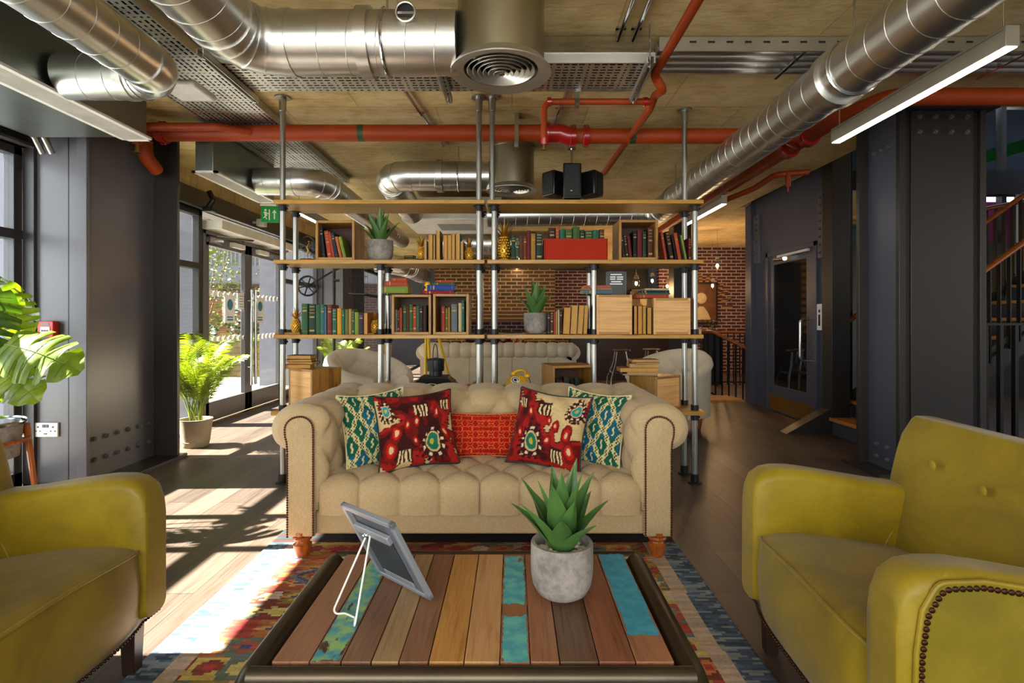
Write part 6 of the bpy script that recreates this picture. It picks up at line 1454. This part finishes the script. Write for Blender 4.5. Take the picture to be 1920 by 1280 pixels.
# ------------------------------------------------------------------ staircase on the right
t = thing('staircase', 'black steel staircase with oak treads rising behind the right column', 'staircase', (3.45, 5.7, 0))
for i in range(15):
    x = 3.47 + i * .25; z = .18 * (i + 1); st = bx('tread', 'oak', x - .03, x + .26, 5.24, 6.08, z - .035, z, t, bev=.003)
    bx('riser', 'navy_paint', x, x + .012, 5.26, 6.06, z - .18, z - .035, t)
for y in (5.2, 6.09): MB().prism([(3.30, 0), (3.47, 0.0), (7.3, 2.62), (7.3, 2.92), (3.44, .24)], 1, y, y + .03).build('stringer', 'steel_paint_dark', t, True)
balustrade('near handrail and balusters of the right staircase', [(3.55, 5.2, .16), (7.2, 5.2, 2.78)], .90, group='stair balustrades')
balustrade('far handrail and balusters of the right staircase', [(3.55, 6.1, .16), (7.2, 6.1, 2.78)], .95, group='stair balustrades')
balustrade('landing rail with black balusters further back up the stairs', [(5.3, 7.0, 1.55), (8, 7.0, 2.1)], .95, group='stair balustrades')
t = thing('stair_guard', 'upright black guard balusters with a flat top bar right of the column', 'balustrade', (4.0, 4.7, 0)); bx('top_bar', 'black_metal', 3.76, 5.6, 4.78, 4.82, 1.19, 1.21, t)
for i in range(13): bx('baluster', 'black_metal', 3.83 + i * .13, 3.86 + i * .13, 4.78, 4.82, 0, 1.19, t)
bx('foot_bar', 'black_metal', 3.76, 5.6, 4.78, 4.82, .05, .08, t)
bx('door_wedge_ramp', 'steel_paint_dark', 3.3, 3.5, 5.95, 6.2, 0, .01) if False else None
t = thing('stringer_foot', 'dark triangular stair stringer foot beside the lift door', 'stair part', (3.32, 6.1, 0)); MB().prism([(2.98, 0), (3.47, 0), (3.47, .26)], 1, 6.13, 6.16).prism([(2.98, 0), (3.47, 0), (3.47, .26), (3.44, .26)], 1, 6.0, 6.16).build('gusset', 'steel_paint_dark', t, True)
# stair hall shell and windows
struct('wall_hall', 'navy_paint', 3.8, 12, 9.3, 9.5, 0, 1.9) if False else None
struct('wall_hall_right', 'steel_paint_dark', 11.8, 12, 3.5, 13, -1, 6)
struct('wall_hall_low', 'steel_paint_dark', 5.6, 12, 9.4, 9.6, 0, 2.55)
struct('trim_7', 'black_metal', 3.76, 12, 9.3, 9.5, 3.35, 3.75)
struct('ceiling_hall', 'steel_paint_dark', 3.42, 12, 4.29, 13, 5.6, 5.8)
struct('wall_hall_near', 'concrete', 3.42, 12, 4.28, 4.4, CZ, 5.6) 
plain('glass_blue', '#8fa6d8', .3, 0, .1, 1.5); plain('glass_pink', '#a8407a', .3, 0, .3, 3); plain('glass_teal', '#2a4a5a', .3)
t = thing('window_6', None, None, (9, 9.5, 2.5), kind='structure')
bx('window_pane', 'glass', 5.6, 11.8, 9.44, 9.46, 2.55, 5.6, t); 
for x in (5.7, 7.0, 8.35, 9.7, 11): bx('window_mullion', 'steel_paint_dark', x - .04, x + .04, 9.38, 9.5, 2.55, 5.6, t)
for lb, mm, x0, x1, z0, z1 in (('dark teal panel added to dim the bright gap between lift wall and right column', 'glass_teal', 5.4, 7.7, 2.3, 5.4), ('pale blue banner panel outside the stair window', 'glass_blue', 7.9, 9.3, 3.75, 5.0), ('pink banner panel outside the stair window', 'glass_pink', 7.9, 9.0, 2.4, 3.35), ('dark teal banner panel outside the stair window', 'glass_teal', 9.35, 11.5, 2.4, 5.2)):  # first panel is made up, it dims the bright slit beside the column
    o = bx('banner_panel', mm, x0, x1, 9.9, 9.94, z0, z1); tag(o, lb, 'banner', 'banner panels outside the stair window')
o = bx('banner_panel', 'sign_green', 8.0, 9.3, 9.86, 9.88, 4.1, 4.3, rot=(0, R(-17), 0)); tag(o, 'slanting green stripe on the banner outside the stair window', 'banner', 'banner panels outside the stair window')

# ------------------------------------------------------------------ courtyard outside the doors
o = bx('courtyard_paving', 'stonewhite', -22, -3.8, -6, 24, -.08, -.02); o['kind'] = 'structure'
t = thing('brick_building', 'brick building with grey balcony band across the courtyard', 'building', (-10, 17, 0))
bx('brick_facade', 'brick_out', -20, -3.9, 16.5, 17, 0, 9, t, smooth=False); bx('balcony_band', 'grey_panel', -9.0, -3.9, 15.9, 16.5, 2.3, 2.8, t)
m = MB()
for i in range(44): m.box(-9 + i * .115, -8.985 + i * .115, 15.9, 15.92, 2.8, 3.9)
m.build('balcony_railing', 'steel_frame', t, True); bx('balcony_recess', 'frame_back', -8.9, -3.95, 16.3, 16.5, 2.8, 5.2, t)
o = bx('planter_wall', 'stone_low', -12, -3.9, 12.2, 12.7, -.02, .78); tag(o, 'low golden stone planter wall across the courtyard', 'wall')
o = bx('planter_coping', 'book_lime green', -12, -3.9, 12.15, 12.75, .78, .84); tag(o, 'yellow green coping on top of the low stone planter wall', 'coping')
t = thing('slatted_fence', 'horizontal timber slat screen behind the courtyard planting', 'fence', (-8.5, 14.2, 0))
for i in range(9): bx('slat', 'slatwood', -10.5, -6.6, 14.2, 14.23, .85 + i * .1, .92 + i * .1, t)
for x in (-10.5, -9.2, -7.9, -6.6): bx('post', 'slatwood', x - .04, x + .04, 14.23, 14.3, 0, 1.8, t)
def tree(label, x, y, h, r, n, mat, seed, z0=.8, trunk=True, name='tree'):
    rs = random.Random(seed); t = thing(name, label, 'tree' if trunk else 'shrub', (x, y, 0))
    if trunk:
        m = MB()
        for k in range(9): a = k * .7; m.tube([(0, 0, z0 * .8), (.15 * cos(a), .1 * sin(a), z0 + .3), (r * .8 * cos(a) * rs.uniform(.5, 1), r * .6 * sin(a), h * rs.uniform(.7, 1))], [.03, .02, .005], 6)
        m.build('branches', 'bark', t)
    m = MB()
    for k in range(n):
        a = rs.uniform(0, 6.28); q = rs.random() ** .5 * r; zz = rs.uniform(z0 + .25 if trunk else z0, h); q *= (1 - abs((zz - (h + z0) / 2) / (h - z0)) ** 2 * 1.5) + .1; c = Vector((q * cos(a), q * sin(a) * .7, zz)); s = rs.uniform(.03, .07); d = Vector((rs.gauss(0, 1), rs.gauss(0, 1), rs.gauss(0, 1))).normalized(); u, w = perp(d)
        m.add([c - u * s, c + w * s * .5, c + u * s, c - w * s * .5], [(0, 1, 2, 3)])
    m.build('foliage', mat, t, smooth=False)
tree('loose yellow green tree in the courtyard seen through the left door leaf', -7.5, 13.3, 3.1, .95, 1500, 'foliage', 2)
tree('yellow green branches of a second tree seen through the right door leaf', -6.1, 14.4, 3.0, .55, 350, 'foliage', 4)
tree('broad leafy shrub on the planter behind the right door leaf', -5.9, 12.6, 1.75, .6, 700, 'foliage_dark', 5, .8, False, 'shrub')
tree('low green planting on the planter behind the left door leaf', -7.6, 12.5, 1.15, .9, 900, 'foliage_dark', 6, .8, False, 'shrub')
tree('green shrub outside the far glass doors', -4.6, 14.8, 1.8, .6, 700, 'foliage', 7, -.05, False, 'shrub')
